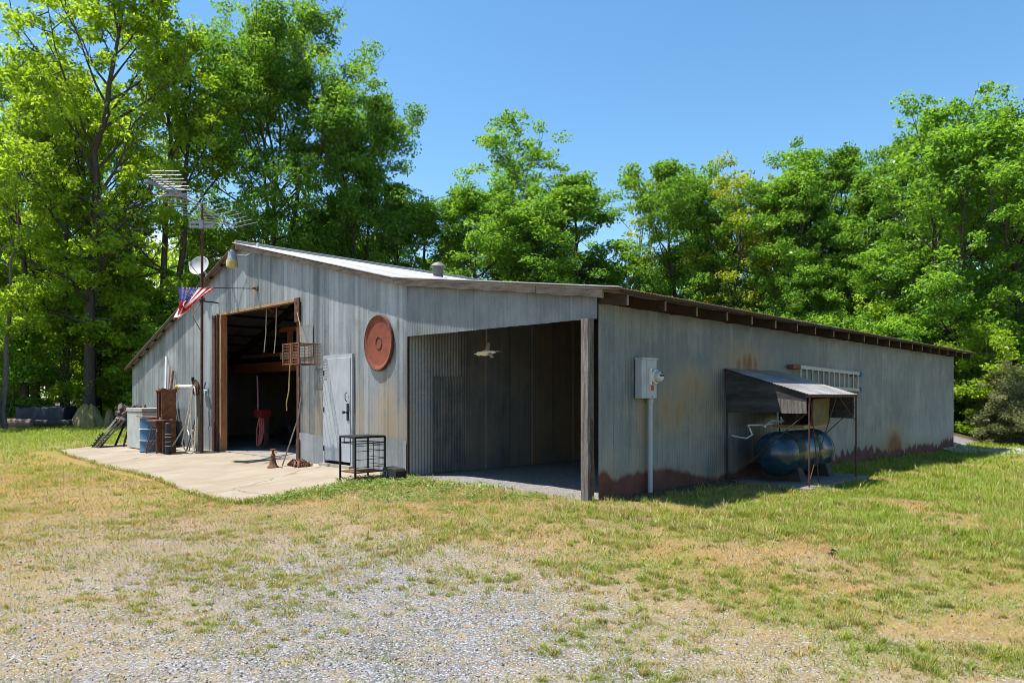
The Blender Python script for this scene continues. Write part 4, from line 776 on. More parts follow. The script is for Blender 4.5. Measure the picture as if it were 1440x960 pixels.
kind('maple_b', 'mid', BARK, seed=37, H=14, base=.18, R=3.2, shape=round_, nl=36, stems=2, per=76, leaf=.155, clump=.50, sub=10, open_=.18)
kind('maple_c', 'deep', BARK, seed=41, H=15, base=.15, R=3.8, shape=oval, nl=38, stems=2, per=88, leaf=.16, clump=.55, sub=10, open_=.1)
kind('airy', 'deep', PBARK, seed=47, H=16, base=.35, R=3.4, shape=fan, nl=24, stems=2, per=70, leaf=.16, clump=.48, sub=10, open_=.2)
kind('sapling', 'warm', PBARK, seed=53, H=12, base=.25, R=1.7, shape=tall, nl=20, per=34, leaf=.15, clump=.42, sub=5, open_=.45, r0=.09)
kind('yellow', 'warm', BARK, seed=59, H=13, base=.2, R=2.6, shape=fan, nl=26, per=60, leaf=.155, clump=.46, sub=9, open_=.15)
kind('crooked', 'lime', PBARK, seed=61, H=15, base=.3, R=3.6, shape=fan, nl=22, stems=2, per=48, leaf=.18, clump=.5, sub=10, open_=.28, lean=.03)
kind('bush_a', 'lime', PBARK, seed=67, H=5.5, base=.08, R=2.3, shape=oval, nl=24, stems=3, per=60, leaf=.145, clump=.4, sub=8, r0=.06, open_=.2)
kind('bush_b', 'mid', PBARK, seed=71, H=5, base=.05, R=2.3, shape=oval, nl=24, stems=3, per=64, leaf=.14, clump=.4, sub=8, r0=.06, open_=.16)
kind('slender', 'lime', BARK, seed=83, H=18, base=.5, R=2.8, shape=tall, nl=20, per=50, leaf=.19, clump=.5, sub=9, open_=.25, r0=.2)
kind('cedar', 'cedar', BARK, seed=73, H=3.2, base=.04, R=1.35, shape=lambda f: 1.05-.95*f, nl=44, per=110, leaf=.085, clump=.32, sub=6, r0=.07)
DATA = {}
def tree(name, key, X, Y, H, label, cat='tree', group=None, wide=1.0, rz=None):
    wv, wf, lv, lf, ti, lm, bk = KIND[key]; h0 = float(wv[:, 2].max())
    rz = random.uniform(0, 2*PI) if rz is None else rz
    base = (X, Y, float(terr(X, Y)))
    if key not in DATA:
        e = thing(name, label, cat, base, rz, group, 'W'); o = np.array(base, np.float32)
        tk = np_mesh('trunk', wv+o, wf, bk, e, smooth=True); cr = np_mesh('crown', lv+o, lf, LF[lm], e, attrs={'tint': ti}, smooth=False)
        DATA[key] = (e, tk, cr)
    else:
        s, tk, cr = DATA[key]
        e = s.copy(); COL.objects.link(e); e.name = name; e.location = base; e.rotation_euler = (0, 0, rz); e['label'] = label; e['category'] = cat
        if group: e['group'] = group
        elif 'group' in e: del e['group']
        for c in (tk, cr): d = c.copy(); COL.objects.link(d); d.parent = e
    k = H/h0; e.scale = (k*wide, k*wide, k); return e
TREES = [
 ('crooked_tree', 'crooked', -21.6, 30, 15.6, 'crooked thin crowned tree at the far left edge of the woods', 1.0, .6),
 ('tulip_tree', 'poplar_a', -19.9, 33.5, 22.6, 'tall airy yellow green tree running out of the top of the picture on the left', 1.0, 1.2),
 ('slender_tree', 'slender', -23.0, 33.6, 17.5, 'slender dark straight trunk with a high crown behind the pale log', 1.0, 0.4),
 ('slender_tree', 'slender', -21.4, 34.2, 15.5, 'slender straight trunk rising behind the navy covered trailer', 1.0, 2.4),
 ('tulip_tree', 'poplar_b', -18.0, 37, 22.5, 'tall two stemmed yellow green tree between the tallest left tree and the dark oak', 1.0, 2.1),
 ('oak_tree', 'oak_a', -13.8, 42, 25.6, 'huge dark many stemmed tree with a domed crown behind the barn ridge', .98, .3),
 ('oak_tree', 'oak_b', -8.9, 43, 20.2, 'dark green tree on the right shoulder of the huge domed oak', .78, 1.0),
 ('oak_tree', 'maple_c', -6.4, 45, 14.6, 'dark tree filling the dip left of the middle trees', 1.05, 2.0),
 ('maple_tree', 'airy', 1.7, 44, 18.8, 'tree with a loose spreading top standing highest behind the stove pipe', 1.3, .9),
 ('maple_tree', 'maple_a', -1.9, 42, 14.8, 'rounded green tree directly behind the stove pipe', 1.2, 3.0),
 ('maple_tree', 'maple_c', 4.0, 40, 14.0, 'dense green tree right of the loose topped tree, above the bay roof', 1.4, .4),
 ('maple_tree', 'maple_a', 1.4, 41, 12.8, 'dense green tree below the loose topped tree', 1.25, 5.0),
 ('sapling_tree', 'sapling', 7.0, 41, 13.6, 'thin almost bare tree in the gap above the near barn corner', 1.1, 0),
 ('maple_tree', 'maple_c', 9.4, 39, 14.2, 'dark dense tree right of the thin bare one', 1.0, 1.4),
 ('yellow_maple', 'yellow', 11.3, 36.5, 13.5, 'yellow green tree above the meter panel', 1.05, .8),
 ('sapling_tree', 'sapling', 13.3, 37.5, 13.2, 'thin light tree beside the yellow green one', 1.25, 2.5),
 ('maple_tree', 'maple_b', 10.7, 39.5, 14.0, 'green tree just left of the yellow green one', .95, 2.8),
 ('maple_tree', 'maple_a', 13.7, 36.5, 13.4, 'upright green tree right of the thin light tree', .85, .7),
 ('maple_tree', 'maple_c', 16.6, 37, 14.2, 'dark upright tree above the far end of the barn roof', .85, 5.2),
 ('maple_tree', 'maple_b', 15.1, 37, 14.5, 'mid green tree behind the barn roof above the ladder', 1.05, .2),
 ('maple_tree', 'maple_c', 18.0, 34.5, 13.6, 'leaning dark green tree left of the tall right hand trees', 1.0, 4.4),
 ('maple_tree', 'maple_b', 17.7, 29, 13.7, 'tall bright tree with a notched crown near the right edge', 1.08, 1.1),
 ('maple_tree', 'maple_a', 20.4, 28.5, 14.4, 'tallest tree at the right edge, cut by the picture border', 1.15, 2.2),
 ('maple_tree', 'maple_b', 20.5, 33, 13.5, 'tree behind the two tall right hand trees', 1.1, 3.9),
]
for n, k, X, Y, H, lab, w, rz in TREES: tree(n, k, X, Y, H, lab, wide=w, rz=rz)
G1 = 'trees of the left wood standing behind the front ones'
for X, Y, k, H in [(-21.9, 37.5, 'poplar_a', 18), (-25.8, 38.5, 'poplar_b', 19), (-28.5, 33, 'crooked', 15), (-26, 43.5, 'poplar_a', 20), (-30.5, 40, 'maple_b', 16), (-33, 47, 'maple_a', 16), (-28, 50, 'maple_b', 15), (-21, 52, 'maple_a', 15)]:
    tree('forest_tree', k, X, Y, H, 'slender yellow green forest tree within the shady left wood', group=G1)
G2 = 'trees filling the wood behind the barn'
for X, Y, k, H in [(-11.5, 48, 'maple_b', 14), (-4.5, 50, 'maple_a', 13), (-1, 49, 'maple_c', 12), (3.5, 48, 'maple_b', 12.5), (11.5, 45, 'maple_b', 12.5), (15.5, 44, 'maple_a', 12.5), (19.5, 42, 'maple_c', 13), (23.5, 40, 'maple_b', 13.5), (24.5, 34, 'maple_a', 14), (28, 38, 'maple_b', 14), (25, 29, 'maple_b', 14), (29, 31, 'maple_a', 14), (5.4, 40.5, 'maple_b', 8.5), (8.6, 37.5, 'maple_a', 6.5), (13.8, 34.5, 'maple_b', 8.8), (17.3, 31.2, 'maple_a', 8.5), (-9, 52, 'maple_a', 14), (-15, 52, 'maple_b', 15)]:
    tree('forest_tree', k, X, Y, H, 'leafy green forest tree filling the wood behind the front row', group=G2)
G3 = 'leafy understory bushes along the wood edges'
for X, Y, k, H in [(-23.5, 33, 'bush_b', 5.5), (-21.6, 34.2, 'bush_a', 6.5), (-18.6, 35.2, 'bush_a', 7), (-17.0, 33.6, 'bush_a', 5.2), (-15.5, 35.5, 'bush_b', 7.5), (-14.2, 33, 'bush_a', 5.5), (-13.6, 37.5, 'bush_a', 8), (-11.6, 38.5, 'bush_b', 7.5), (-9.5, 39.5, 'bush_b', 7), (-25.5, 35.5, 'bush_a', 6.5), (-19.5, 38, 'bush_b', 7.5), (-22.8, 39.5, 'bush_a', 8), (-16.6, 40, 'bush_a', 8), (-7, 41, 'bush_b', 7), (-4, 42.5, 'bush_b', 7),
                   (15.6, 28.6, 'bush_b', 5.2), (17.4, 26.2, 'bush_a', 4.6), (19.6, 26.8, 'bush_b', 5), (16.6, 30.8, 'bush_a', 6), (21.5, 28.2, 'bush_b', 5.5), (19, 30.5, 'bush_b', 6), (14.3, 33.5, 'bush_b', 6), (22.8, 26.5, 'bush_a', 5), (12, 38, 'bush_b', 7), (24.5, 30.5, 'bush_b', 6)]:
    tree('understory_bush', k, X, Y, H, 'leafy green understory bush at the edge of the woods', 'bush', G3, wide=1.1)
tree('forest_tree', 'maple_a', 7.4, 46, 10.8, 'leafy green forest tree filling the wood behind the front row', group=G2)
tree('cedar_shrub', 'cedar', 17.5, 25.0, 2.7, 'dull grey green feathery cedar shrub beside the gravel drive', 'shrub', wide=1.0)
# deep woodland that closes the view between the trunks
def deepwood():
    rng = np.random.default_rng(4); C = []
    for _ in range(3200):
        a = rng.uniform(-1, 1); X = a*62; Y = 56+rng.uniform(0, 12)-abs(a)*14
        C.append((X, Y, rng.uniform(.3, 10.5)*(.75+.25*math.sin(X*.35)+(.35 if X < -12 else 0))))
    C = np.array(C); R = rng.uniform(.9, 1.7, len(C)); return leaves_np(rng, C, R, np.full(len(C), 62), .42, .7)
V_, F_, T_ = deepwood()
tag(np_mesh('distant_woodland', V_, F_, LF['lime'], attrs={'tint': T_}), 'dense far woodland seen between the tree trunks', 'woodland', kind='stuff')
# ------------------------------------------------------------------ ground
CP = np.array([(-2.8, 4.2, 0.62, 0.1), (-2.0, 4.2, 0.75, 0.08), (-1.1, 4.3, 0.9, 0.05), (-0.3, 4.3, 0.9, 0.08), (0.6, 4.4, 0.62, 0.48), (1.4, 4.3, 0.5, 0.55), (2.3, 4.3, 0.36, 0.6), (3.0, 4.3, 0.33, 0.6), (-3.4, 5.0, 0.42, 0.1), (-2.4, 5.1, 0.45, 0.1), (-1.4, 5.1, 0.75, 0.08), (-0.6, 5.2, 0.92, 0.05), (0.2, 5.2, 0.82, 0.3), (0.9, 5.2, 0.42, 0.5), (1.9, 5.1, 0.3, 0.52), (2.9, 5.1, 0.24, 0.58), (3.6, 5.0, 0.22, 0.58), (-4.5, 6.7, 0.3, 0.08), (-3.5, 6.7, 0.5, 0.08), (-2.5, 6.7, 0.56, 0.08), (-1.5, 6.6, 0.88, 0.1), (-0.5, 6.6, 0.9, 0.1), (0.4, 6.5, 0.38, 0.5), (1.2, 6.5, 0.2, 0.4), (2.1, 6.4, 0.1, 0.32), (3.1, 6.4, 0.1, 0.36), (4.3, 6.3, 0.1, 0.34), (-5.6, 8.4, 0.15, 0.1), (-4.8, 8.4, 0.58, 0.08), (-3.5, 8.4, 0.52, 0.1), (-2.2, 8.2, 0.55, 0.12), (-0.9, 8.0, 0.34, 0.2), (0.2, 7.8, 0.2, 0.6), (1.0, 7.8, 0.05, 0.35), (2.2, 7.7, 0.03, 0.45), (3.3, 7.7, 0.02, 0.75), (4.5, 7.8, 0, 0.75), (5.6, 7.9, 0, 0.7), (-6.8, 10.2, 0.1, 0.12), (-5.8, 10.2, 0.35, 0.1), (-4.2, 10.0, 0.15, 0.15), (-2.6, 9.7, 0.05, 0.2), (-1.1, 9.4, 0.05, 0.15), (0.0, 9.2, 0.02, 0.55), (0.7, 9.1, 0.05, 0.15), (1.6, 9.0, 0, 0.6), (3.0, 9.1, 0, 0.75), (5.0, 9.4, 0, 0.7), (6.9, 9.8, 0, 0.75), (-8.7, 12.6, 0.05, 0.2), (-7.1, 12.4, 0.03, 0.25), (-5.7, 12.1, 0.02, 0.35), (-3.7, 11.7, 0.02, 0.3), (-1.8, 11.2, 0, 0.4), (-0.8, 11.0, 0.05, 0.45), (0.4, 10.9, 0.15, 0.3), (1.4, 10.9, 0.1, 0.15), (2.6, 10.9, 0, 0.5), (6.2, 11.7, 0, 0.8), (8.9, 12.5, 0, 0.8), (-11.8, 17.1, 0, 0.3), (-9.9, 16.5, 0, 0.4), (10.2, 17.7, 0, 0.85), (13.3, 18.7, 0, 0.85), (-15.6, 22.4, 0, 0.35), (-13.9, 21.7, 0, 0.6), (-18.6, 26.6, 0, 1), (-15.1, 25.2, 0, 1), (-22, 29, 0, 1), (-30, 28, 0, 1), (20, 15, 0, .8), (12, 10, 0, .7), (-14, 12, .05, .2), (-10, 6, .3, .1), (9, 5, .2, .4), (-1, 1, .85, .1), (4, 1, .5, .35), (-5, 1, .5, .1)])
def cover(X, Y):
    """shares of gravel, green grass and bare soil on the ground at world X, Y"""
    X = np.asarray(X, float); Y = np.asarray(Y, float); sh = X.shape; x = X.ravel(); y = Y.ravel()
    G = np.zeros_like(x); N = np.zeros_like(x); Wt = np.zeros_like(x)
    for cx, cy, g, n in CP:
        s = .14*max(2, cy-1.5)+.12; w = np.exp(-np.minimum(60, ((x-cx)**2+(y-cy)**2)/(2*s*s)))+1e-12/(1+(x-cx)**2+(y-cy)**2); G += w*g; N += w*n; Wt += w
    G /= Wt; N /= Wt
    v, u = to_barn(x, y)
    bay = sstep(-.25, .15, v)*sstep(.0, .15, u)*(1-sstep(4.1, 4.2, u)); G = G*(1-bay)+bay; N *= 1-bay
    strip = sstep(-.75, -.2, u)*(1-sstep(-.05, .2, u))*sstep(-.1, .5, v)*(1-sstep(6, 9, v))
    wood = np.maximum(sstep(29.6, 32, y)*sstep(0, 3, np.abs(x+3)), sstep(24.5, 26.5, y)*sstep(11, 14, x))
    soil = np.maximum(.85*strip, wood*.9)
    N = N*(1-.75*sstep(.53, .62, fbm(x*.75, y*1.1, 101))*sstep(-1, .5, x)*(1-sstep(20, 24, y)))
    return G.reshape(sh), N.reshape(sh), soil.reshape(sh)
def axis(lo, hi, d, far):
    a = list(np.arange(lo, hi+d, d)); s = d; l = [lo]; r = [a[-1]]
    while l[-1] > -far: s *= 1.35; l.append(l[-1]-s)
    s = d
    while r[-1] < far: s *= 1.35; r.append(r[-1]+s)
    return np.array(l[:0:-1]+a+r[1:])
gx = axis(-15, 17, .14, 420); gy = axis(1.5, 27, .14, 420)
GX, GY = np.meshgrid(gx, gy); near = np.exp(-((GX/14)**2+((GY-10)/14)**2))
GZ = terr(GX, GY)+near*(.035*(fbm(GX*1.1, GY*1.1, 3)-.5)+.02*(fbm(GX*4, GY*4, 4)-.5))
bv, bu = to_barn(GX, GY)
GZ = np.where((bv > .1) & (bu > 4.1) & (bv < 18.5) & (bu < 18.1), GZ-.15, GZ)
sv = sstep(-2.75, -2.3, bv)*sstep(4.4, 4.8, bu)*(1-sstep(16, 16.6, bu))*(1-sstep(.1, .3, bv)); GZ -= .05*sv
fl_ = sstep(-3.6, -3.2, bv)*sstep(3.2, 3.9, bu)*(1-sstep(17.2, 17.8, bu))*(1-sstep(.1, .3, bv)); GZ = np.where(fl_ > 0, GZ*(1-fl_)+np.minimum(GZ, terr(GX, GY)-.004)*fl_, GZ)
def goldf(X, Y, g): return np.clip((.45-g)*2.0, 0, .85)*np.clip((fbm(np.asarray(X)*.9, np.asarray(Y)*.9, 91)-.25)*3.2, 0, 1)
gG, gN, gS = cover(GX, GY)
def groundmat():
    t = NT('ground_cover'); a = t.attr('cover'); sc = t.n('ShaderNodeSeparateColor', {0: a.outputs['Color']})
    g, nn, s = sc.outputs[0], sc.outputs[1], sc.outputs[2]
    o = t.n('ShaderNodeTexCoord').outputs['Object']
    n1 = t.noise(o, 1.3, 6, .6); n2 = t.noise(o, 9, 6, .7); n3 = t.noise(o, 55, 4, .7)
    vo = t.n('ShaderNodeTexVoronoi', {'Vector': o, 'Scale': 58.0}); vs = t.n('ShaderNodeSeparateColor', {0: vo.outputs['Color']}).outputs[0]
    gravel = t.mix(t.ramp(vs, .05, .95), (.09, .095, .108), (.355, .36, .385)); gravel = t.mix(t.math('MULTIPLY', t.ramp(vo.outputs['Distance'], .35, .75), .8), gravel, (.10, .09, .08))
    gravel = t.mix(t.ramp(n2, .48, .66), gravel, t.mix(n3, (.18, .13, .073), (.37, .30, .18)))
    dry = t.mix(t.math('ADD', a.outputs['Alpha'], t.math('MULTIPLY_ADD', n2, .8, -.4), clamp=True), t.mix(n3, (.13, .093, .048), (.375, .295, .165)), t.mix(n3, (.12, .064, .018), (.37, .235, .068))); dry = t.mix(t.ramp(n2, .5, .72), dry, (.30, .24, .06)); dry = t.mix(t.ramp(n1, .52, .66), dry, t.mix(n3, (.20, .105, .04), (.46, .27, .10)))
    grn = t.mix(n3, (.06, .09, .014), (.22, .25, .05)); grn = t.mix(t.ramp(n2, .55, .8), grn, (.22, .19, .07))
    soil = t.mix(n3, (.04, .03, .02), (.12, .09, .055))
    mixn = t.math('ADD', t.math('ADD', t.math('MULTIPLY_ADD', n2, 1.5, -.75), t.math('MULTIPLY_ADD', n3, .7, -.35)), t.math('MULTIPLY_ADD', n1, 1.2, -.6))
    c = t.mix(t.ramp(t.math('ADD', nn, mixn), .38, .68), dry, grn)
    spk = t.math('MULTIPLY_ADD', vs, .5, -.25); gold = a.outputs['Alpha']
    c = t.mix(t.ramp(t.math('ADD', t.math('ADD', g, t.math('MULTIPLY', mixn, .85)), spk), .36, .56), c, gravel)
    c = t.mix(t.ramp(t.math('ADD', s, t.math('MULTIPLY', mixn, .5)), .35, .6), c, soil)
    h = t.math('ADD', t.math('MULTIPLY', t.math('SUBTRACT', 1.0, vo.outputs['Distance']), .6), t.math('MULTIPLY', n3, .8))
    t.surf(c, .95, 0, h, .025, .7, .15); return t.m
i_ = np.arange(len(gy)-1)[:, None]*len(gx)+np.arange(len(gx)-1)[None]
GF = np.stack([i_, i_+1, i_+1+len(gx), i_+len(gx)], -1).reshape(-1, 4)
gr = np_mesh('ground', np.stack([GX, GY, GZ], -1).reshape(-1, 3), GF, groundmat(), attrs={'cover': np.stack([gG.ravel(), gN.ravel(), gS.ravel(), goldf(GX, GY, gG).ravel()], -1)}, smooth=True)
tag(gr, kind='structure')
# concrete slab before the big door: edges worn and overgrown
SLAB = [(.05, 4.2), (-.6, 4.22), (-1.11, 4.25), (-1.7, 4.12), (-2.12, 4.07), (-2.6, 4.05), (-2.98, 4.2), (-3.1, 4.9), (-3.05, 5.92), (-2.9, 7.2), (-2.75, 8.6), (-2.68, 9.59), (-2.75, 11.2), (-2.62, 12.8), (-2.55, 14.71), (-2.4, 16.0), (-2.31, 16.92), (-1.6, 17.25), (-.9, 17.2), (.05, 17.3)]
def slabf():
    pts = []
    for k in range(len(SLAB)):
        a, c = SLAB[k], SLAB[(k+1) % len(SLAB)]; m = 1 if k == len(SLAB)-1 else 4
        for j in range(m):
            q = j/m; v, u = a[0]+(c[0]-a[0])*q, a[1]+(c[1]-a[1])*q
            w = .07*(fbm(v*3, u*3, 2)-.5)*(v < -.2); pts.append((v+w, u+w))
    b = MB(); n = len(pts); vs = [(v, u, gz(v, u)+.012) for v, u in pts]+[(v, u, gz(v, u)-.12) for v, u in pts]
    # fan of strips so that the slab follows the fall of the ground
    b.add(vs, [(i, i+n, (i+1) % n+n, (i+1) % n) for i in range(n)]+[tuple(range(n))]); return b
t = NT('worn_concrete'); o_ = t.obj(); c1 = t.noise(o_, .9, 6, .6); c2 = t.noise(o_, 7, 6, .7); c3 = t.noise(o_, 60, 3)
cc = t.mix(t.ramp(c1, .35, .68), (.275, .234, .178), (.195, .15, .10)); cc = t.mix(t.ramp(c2, .58, .78), cc, (.22, .17, .11)); cc = t.mix(t.math('MULTIPLY', c3, .35), cc, (.34, .31, .265))
vk = t.n('ShaderNodeTexVoronoi', {'Vector': t.n('ShaderNodeVectorMath', {0: o_, 1: t.n('ShaderNodeVectorMath', {0: t.n('ShaderNodeTexNoise', {'Vector': o_, 'Scale': 2.5, 'Detail': 4}).outputs[1], 1: (.5, .5, .5)}, operation='MULTIPLY').outputs[0]}, operation='ADD').outputs[0], 'Scale': .16}, feature='DISTANCE_TO_EDGE').outputs[0]
cc = t.mix(t.ramp(vk, .006, .0015), cc, (.17, .135, .095)); c4 = t.noise(t.obj((.5, 2.2, 1)), 1.1, 5, .6); cc = t.mix(t.math('MULTIPLY', t.ramp(c4, .50, .68), .75), cc, (.22, .165, .105))
t.surf(cc, .9, 0, c3, .003, .4, .2)
sl = slabf().build('concrete_slab', t.m, None, (-1, 9, -.05)); tag(sl, kind='structure')
# gravel drive passing behind the barn
drv = MB(); rows = []
for k in range(40):
    x = 13.2+k*.8; y = 22.3-.05*(x-14)+.012*(x-14)**2*.3
    rows.append([(x+.1*math.sin(q*5+k), y+q+.15*math.sin(k*1.3+q), float(terr(x, y+q))+.012+.03*(1-abs(q)/1.4)) for q in np.linspace(-1.1, 1.3, 7)])
drv.grid(rows); tag(drv.build('gravel_drive', mat('pale_gravel', (.40, .38, .37), (.30, .28, .26), scale=3, rough=.95, var=.4, bump=.8, bscale=30, dist=.02), None, (20, 22, -.3), 'W'), kind='structure')
# ------------------------------------------------------------------ grass, stones, weeds
def sample(n, y0, y1, rng, x0=None, x1=None):
    Y = np.sqrt(rng.random(n)*(y1*y1-y0*y0)+y0*y0) if x0 is None else y0+rng.random(n)*(y1-y0)
    X = (rng.random(n)*2-1)*.80*Y if x0 is None else x0+rng.random(n)*(x1-x0)
    v, u = to_barn(X, Y)
    ok = ~((v > -.02) & (u > -.02) & (u < 18.3)) & ~((v > -2.95) & (u > 4.12) & (u < 17.1) & (v < 0.1)) & ~((v > 3.33) & (v < 6.22) & (u > -1.54) & (u < 0))
    return X[ok], Y[ok]
def gzf(X, Y): return terr(X, Y)+np.exp(-((X/14)**2+((Y-10)/14)**2))*(.035*(fbm(X*1.1, Y*1.1, 3)-.5)+.02*(fbm(X*4, Y*4, 4)-.5))
def blades(X, Y, L, Wd, tilt, rng):
    n = len(X); Z = gzf(X, Y)-.004; a = rng.random(n)*2*PI; th = tilt*(.35+.9*rng.random(n))
    d = np.stack([np.cos(a)*np.sin(th), np.sin(a)*np.sin(th), np.cos(th)], 1); sd = np.stack([-np.sin(a), np.cos(a), 0*a], 1)
    b = np.stack([X, Y, Z], 1); L = L[:, None]; Wd = Wd[:, None]
    mid = b+d*L*.55; tip = b+d*L+np.stack([np.cos(a), np.sin(a), -.35*np.ones(n)], 1)*L*.28
    V = np.stack([b-sd*Wd*.5, b+sd*Wd*.5, mid+sd*Wd*.42, mid-sd*Wd*.42, tip], 1).reshape(-1, 3)
    k = np.arange(n)[:, None]*5
    F = np.concatenate([k+np.array([[0, 1, 2]]), k+np.array([[0, 2, 3]]), k+np.array([[3, 2, 4]])]); return V, F
rng = np.random.default_rng(99)
acc = {'green': [[], [], []], 'dry': [[], [], []]}
def put(key, V, F, t):
    A = acc[key]; o = sum(len(x) for x in A[0]); A[0].append(V); A[1].append(F+o); A[2].append(np.repeat(t, 5))
def zone(n, y0, y1, Lg, wg, Ld, wd):
    X, Y = sample(n, y0, y1, rng); g, N, s = cover(X, Y)
    cl = fbm(X*3.2, Y*3.2, 12); fine = fbm(X*11, Y*11, 15, 3); r = rng.random(len(X))
    pg = np.clip(N*1.15+.03+(cl-.5)*3.0+(fine-.5)*1.4, 0, 1)*np.clip(1.15-s*1.3, 0, 1)*np.where(g > .3, .75, 1)
    pd = np.clip(1.0-g*1.05+(cl-.5)*1.3, .04, 1)*np.clip(1.1-s*1.2, 0, 1)
    m = r < pg; x, y = X[m], Y[m]; k = len(x); lush = np.clip(N[m]*1.3, .35, 1.15)
    V, F = blades(x, y, Lg*(.45+.9*rng.random(k))*lush*(.6+.9*cl[m]), wg*(.7+.6*rng.random(k)), .75, rng); put('green', V, F, np.clip(.25+.75*rng.random(k)*(.6+.6*fbm(x*.9, y*.9, 4)), 0, 1))
    m = ~m & (rng.random(len(X)) < pd); x, y = X[m], Y[m]; k = len(x)
    V, F = blades(x, y, Ld*(.45+.9*rng.random(k)), wd*(.6+.7*rng.random(k)), 1.25, rng); put('dry', V, F, np.clip(rng.random(k)*.75+(rng.random(k) < .6*goldf(x, y, g[m]))*.5, 0, 1))
def fringe():
    P = np.array(SLAB[1:-1]); n = 5200; k = rng.integers(0, len(P)-1, n); q = rng.random(n)[:, None]; B = P[k]*(1-q)+P[k+1]*q
    c = np.array([-1.2, 10.5]); out = unit(B-c); B = B+out*(rng.normal(size=n)*.07+.03)[:, None]
    X = CORNER[0]+B[:, 0]*CV-B[:, 1]*SV; Y = CORNER[1]+B[:, 0]*SV+B[:, 1]*CV; f = fbm(X*2.2, Y*2.2, 33); m = rng.random(n) < np.clip((f-.33)*4, .08, 1); X, Y, f = X[m], Y[m], f[m]; h = len(X)
    g = rng.random(h) < .55
    for key, mm, L in (('green', g, .10), ('dry', ~g, .09)):
        V, F = blades(X[mm], Y[mm], L*(.4+rng.random(mm.sum())), .009*(.6+.8*rng.random(mm.sum())), .7, rng); put(key, V, F, rng.random(mm.sum()))
zone(100000, 3.6, 6.5, .045, .0045, .045, .0036)
zone(160000, 6.5, 10.5, .060, .0065, .055, .005)
zone(150000, 10.5, 16, .08, .010, .06, .008)
zone(120000, 16, 33, .12, .020, .07, .015)
fringe()
def tufts(n, y0, y1, L0, w0, nb, rad, lush_only=False):
    X, Y = sample(n, y0, y1, rng); g, N, so = cover(X, Y); f = fbm(X*1.6, Y*1.6, 55); f2 = fbm(X*5, Y*5, 57)
    pr = np.clip(.12+N*.9+(f-.5)*2.4+(f2-.5)*1.0, .02, 1)*np.clip(1.1-so*1.4, 0, 1)*np.clip(1.2-g*.5, .4, 1)*(1-.6*sstep(.66, .85, g)); m = rng.random(len(X)) < pr
    X, Y, g, N = X[m], Y[m], g[m], N[m]; n = len(X); cnt = (nb*(.5+rng.random(n))).astype(int); idx = np.repeat(np.arange(n), cnt); k = len(idx)
    r = rad*(.5+rng.random(n)); x = X[idx]+rng.normal(size=k)*r[idx]; y = Y[idx]+rng.normal(size=k)*r[idx]
    sc = (.45+.75*rng.random(n))*np.clip(.55+N, .5, 1.35); gr_ = rng.random(n) < np.clip(.46+N*.5, .3, .88); mixm = np.where(gr_[idx], rng.random(k) < .85, rng.random(k) < .2)
    L = L0*sc[idx]*(.5+.7*rng.random(k)); w_ = w0*(.6+.7*rng.random(k)); tt = np.clip(.15+.55*rng.random(n)[idx]+.35*rng.random(k), 0, 1)
    for key, q in (('green', mixm), ('dry', ~mixm)):
        V, F = blades(x[q], y[q], L[q], w_[q], .62, rng); put(key, V, F, tt[q])
tufts(3400, 3.6, 6.8, .062, .0048, 40, .026)
tufts(2600, 6.0, 9, .075, .0062, 36, .036)
tufts(3600, 6.5, 11, .11, .0068, 24, .045)
tufts(4200, 11, 18, .13, .011, 18, .07)
BG = foliage('grass_blades', (.075, .125, .013), (.26, .32, .048), .35); BD = foliage('straw_blades', (.15, .10, .04), (.46, .36, .17), .25, extra=(.42, .24, .058))
for key, nm, m in (('green', 'green_grass', BG), ('dry', 'dry_grass', BD)):
    A = acc[key]; tag(np_mesh(nm, np.concatenate(A[0]), np.concatenate(A[1]), m, attrs={'tint': np.concatenate(A[2])}), {'green': 'short green grass growing in patches over the yard', 'dry': 'dry straw coloured grass matted over the yard'}[key], 'grass', kind='stuff')
def stones():
    X, Y = sample(80000, 3.6, 10.5, rng); g, N, s = cover(X, Y); fine = fbm(X*7, Y*7, 23, 3)
    m = rng.random(len(X)) < np.clip(g*1.15-.05+(fine-.5)*1.2, .03, 1); X, Y = X[m], Y[m]; n = len(X)
    bx_ = np.array([(1, 0, 0), (0, 1, 0), (-1, 0, 0), (0, -1, 0), (0, 0, .8), (0, 0, -.6), (.7, .6, .35), (-.6, .65, -.1), (-.65, -.6, .4), (.6, -.65, -.1)], float)
    q = unit(rng.normal(size=(n, 4))); w, x, y, z = q.T
    Rm = np.stack([1-2*(y*y+z*z), 2*(x*y-z*w), 2*(x*z+y*w), 2*(x*y+z*w), 1-2*(x*x+z*z), 2*(y*z-x*w), 2*(x*z-y*w), 2*(y*z+x*w), 1-2*(x*x+y*y)], 1).reshape(n, 3, 3)
    o6 = bx_[:6][None]*(.7+.6*rng.random((n, 6, 1))); sc = (.0045+.009*rng.random(n)**2)*(.75+.05*Y)
    P = np.einsum('nij,nkj->nki', Rm, o6*np.array([1, .8, .6]))*sc[:, None, None]
    P += np.stack([X, Y, gzf(X, Y)+sc*.25], 1)[:, None]
    F0 = np.array([(0, 1, 4), (1, 2, 4), (2, 3, 4), (3, 0, 4), (1, 0, 5), (2, 1, 5), (3, 2, 5), (0, 3, 5)])
    F = (np.arange(n)[:, None, None]*6+F0[None]).reshape(-1, 3); return P.reshape(-1, 3), F, np.repeat(rng.random(n), 6)
def stonemat():
    t = NT('gravel_stone'); a = t.attr('tint').outputs['Fac']; c = t.mix(a, (.08, .085, .098), (.39, .395, .42)); c = t.mix(t.ramp(a, .88, .93), c, (.42, .33, .22))
    t.surf(c, .85, 0, t.noise(t.obj(), 120, 3), .002, .4, .25); return t.m
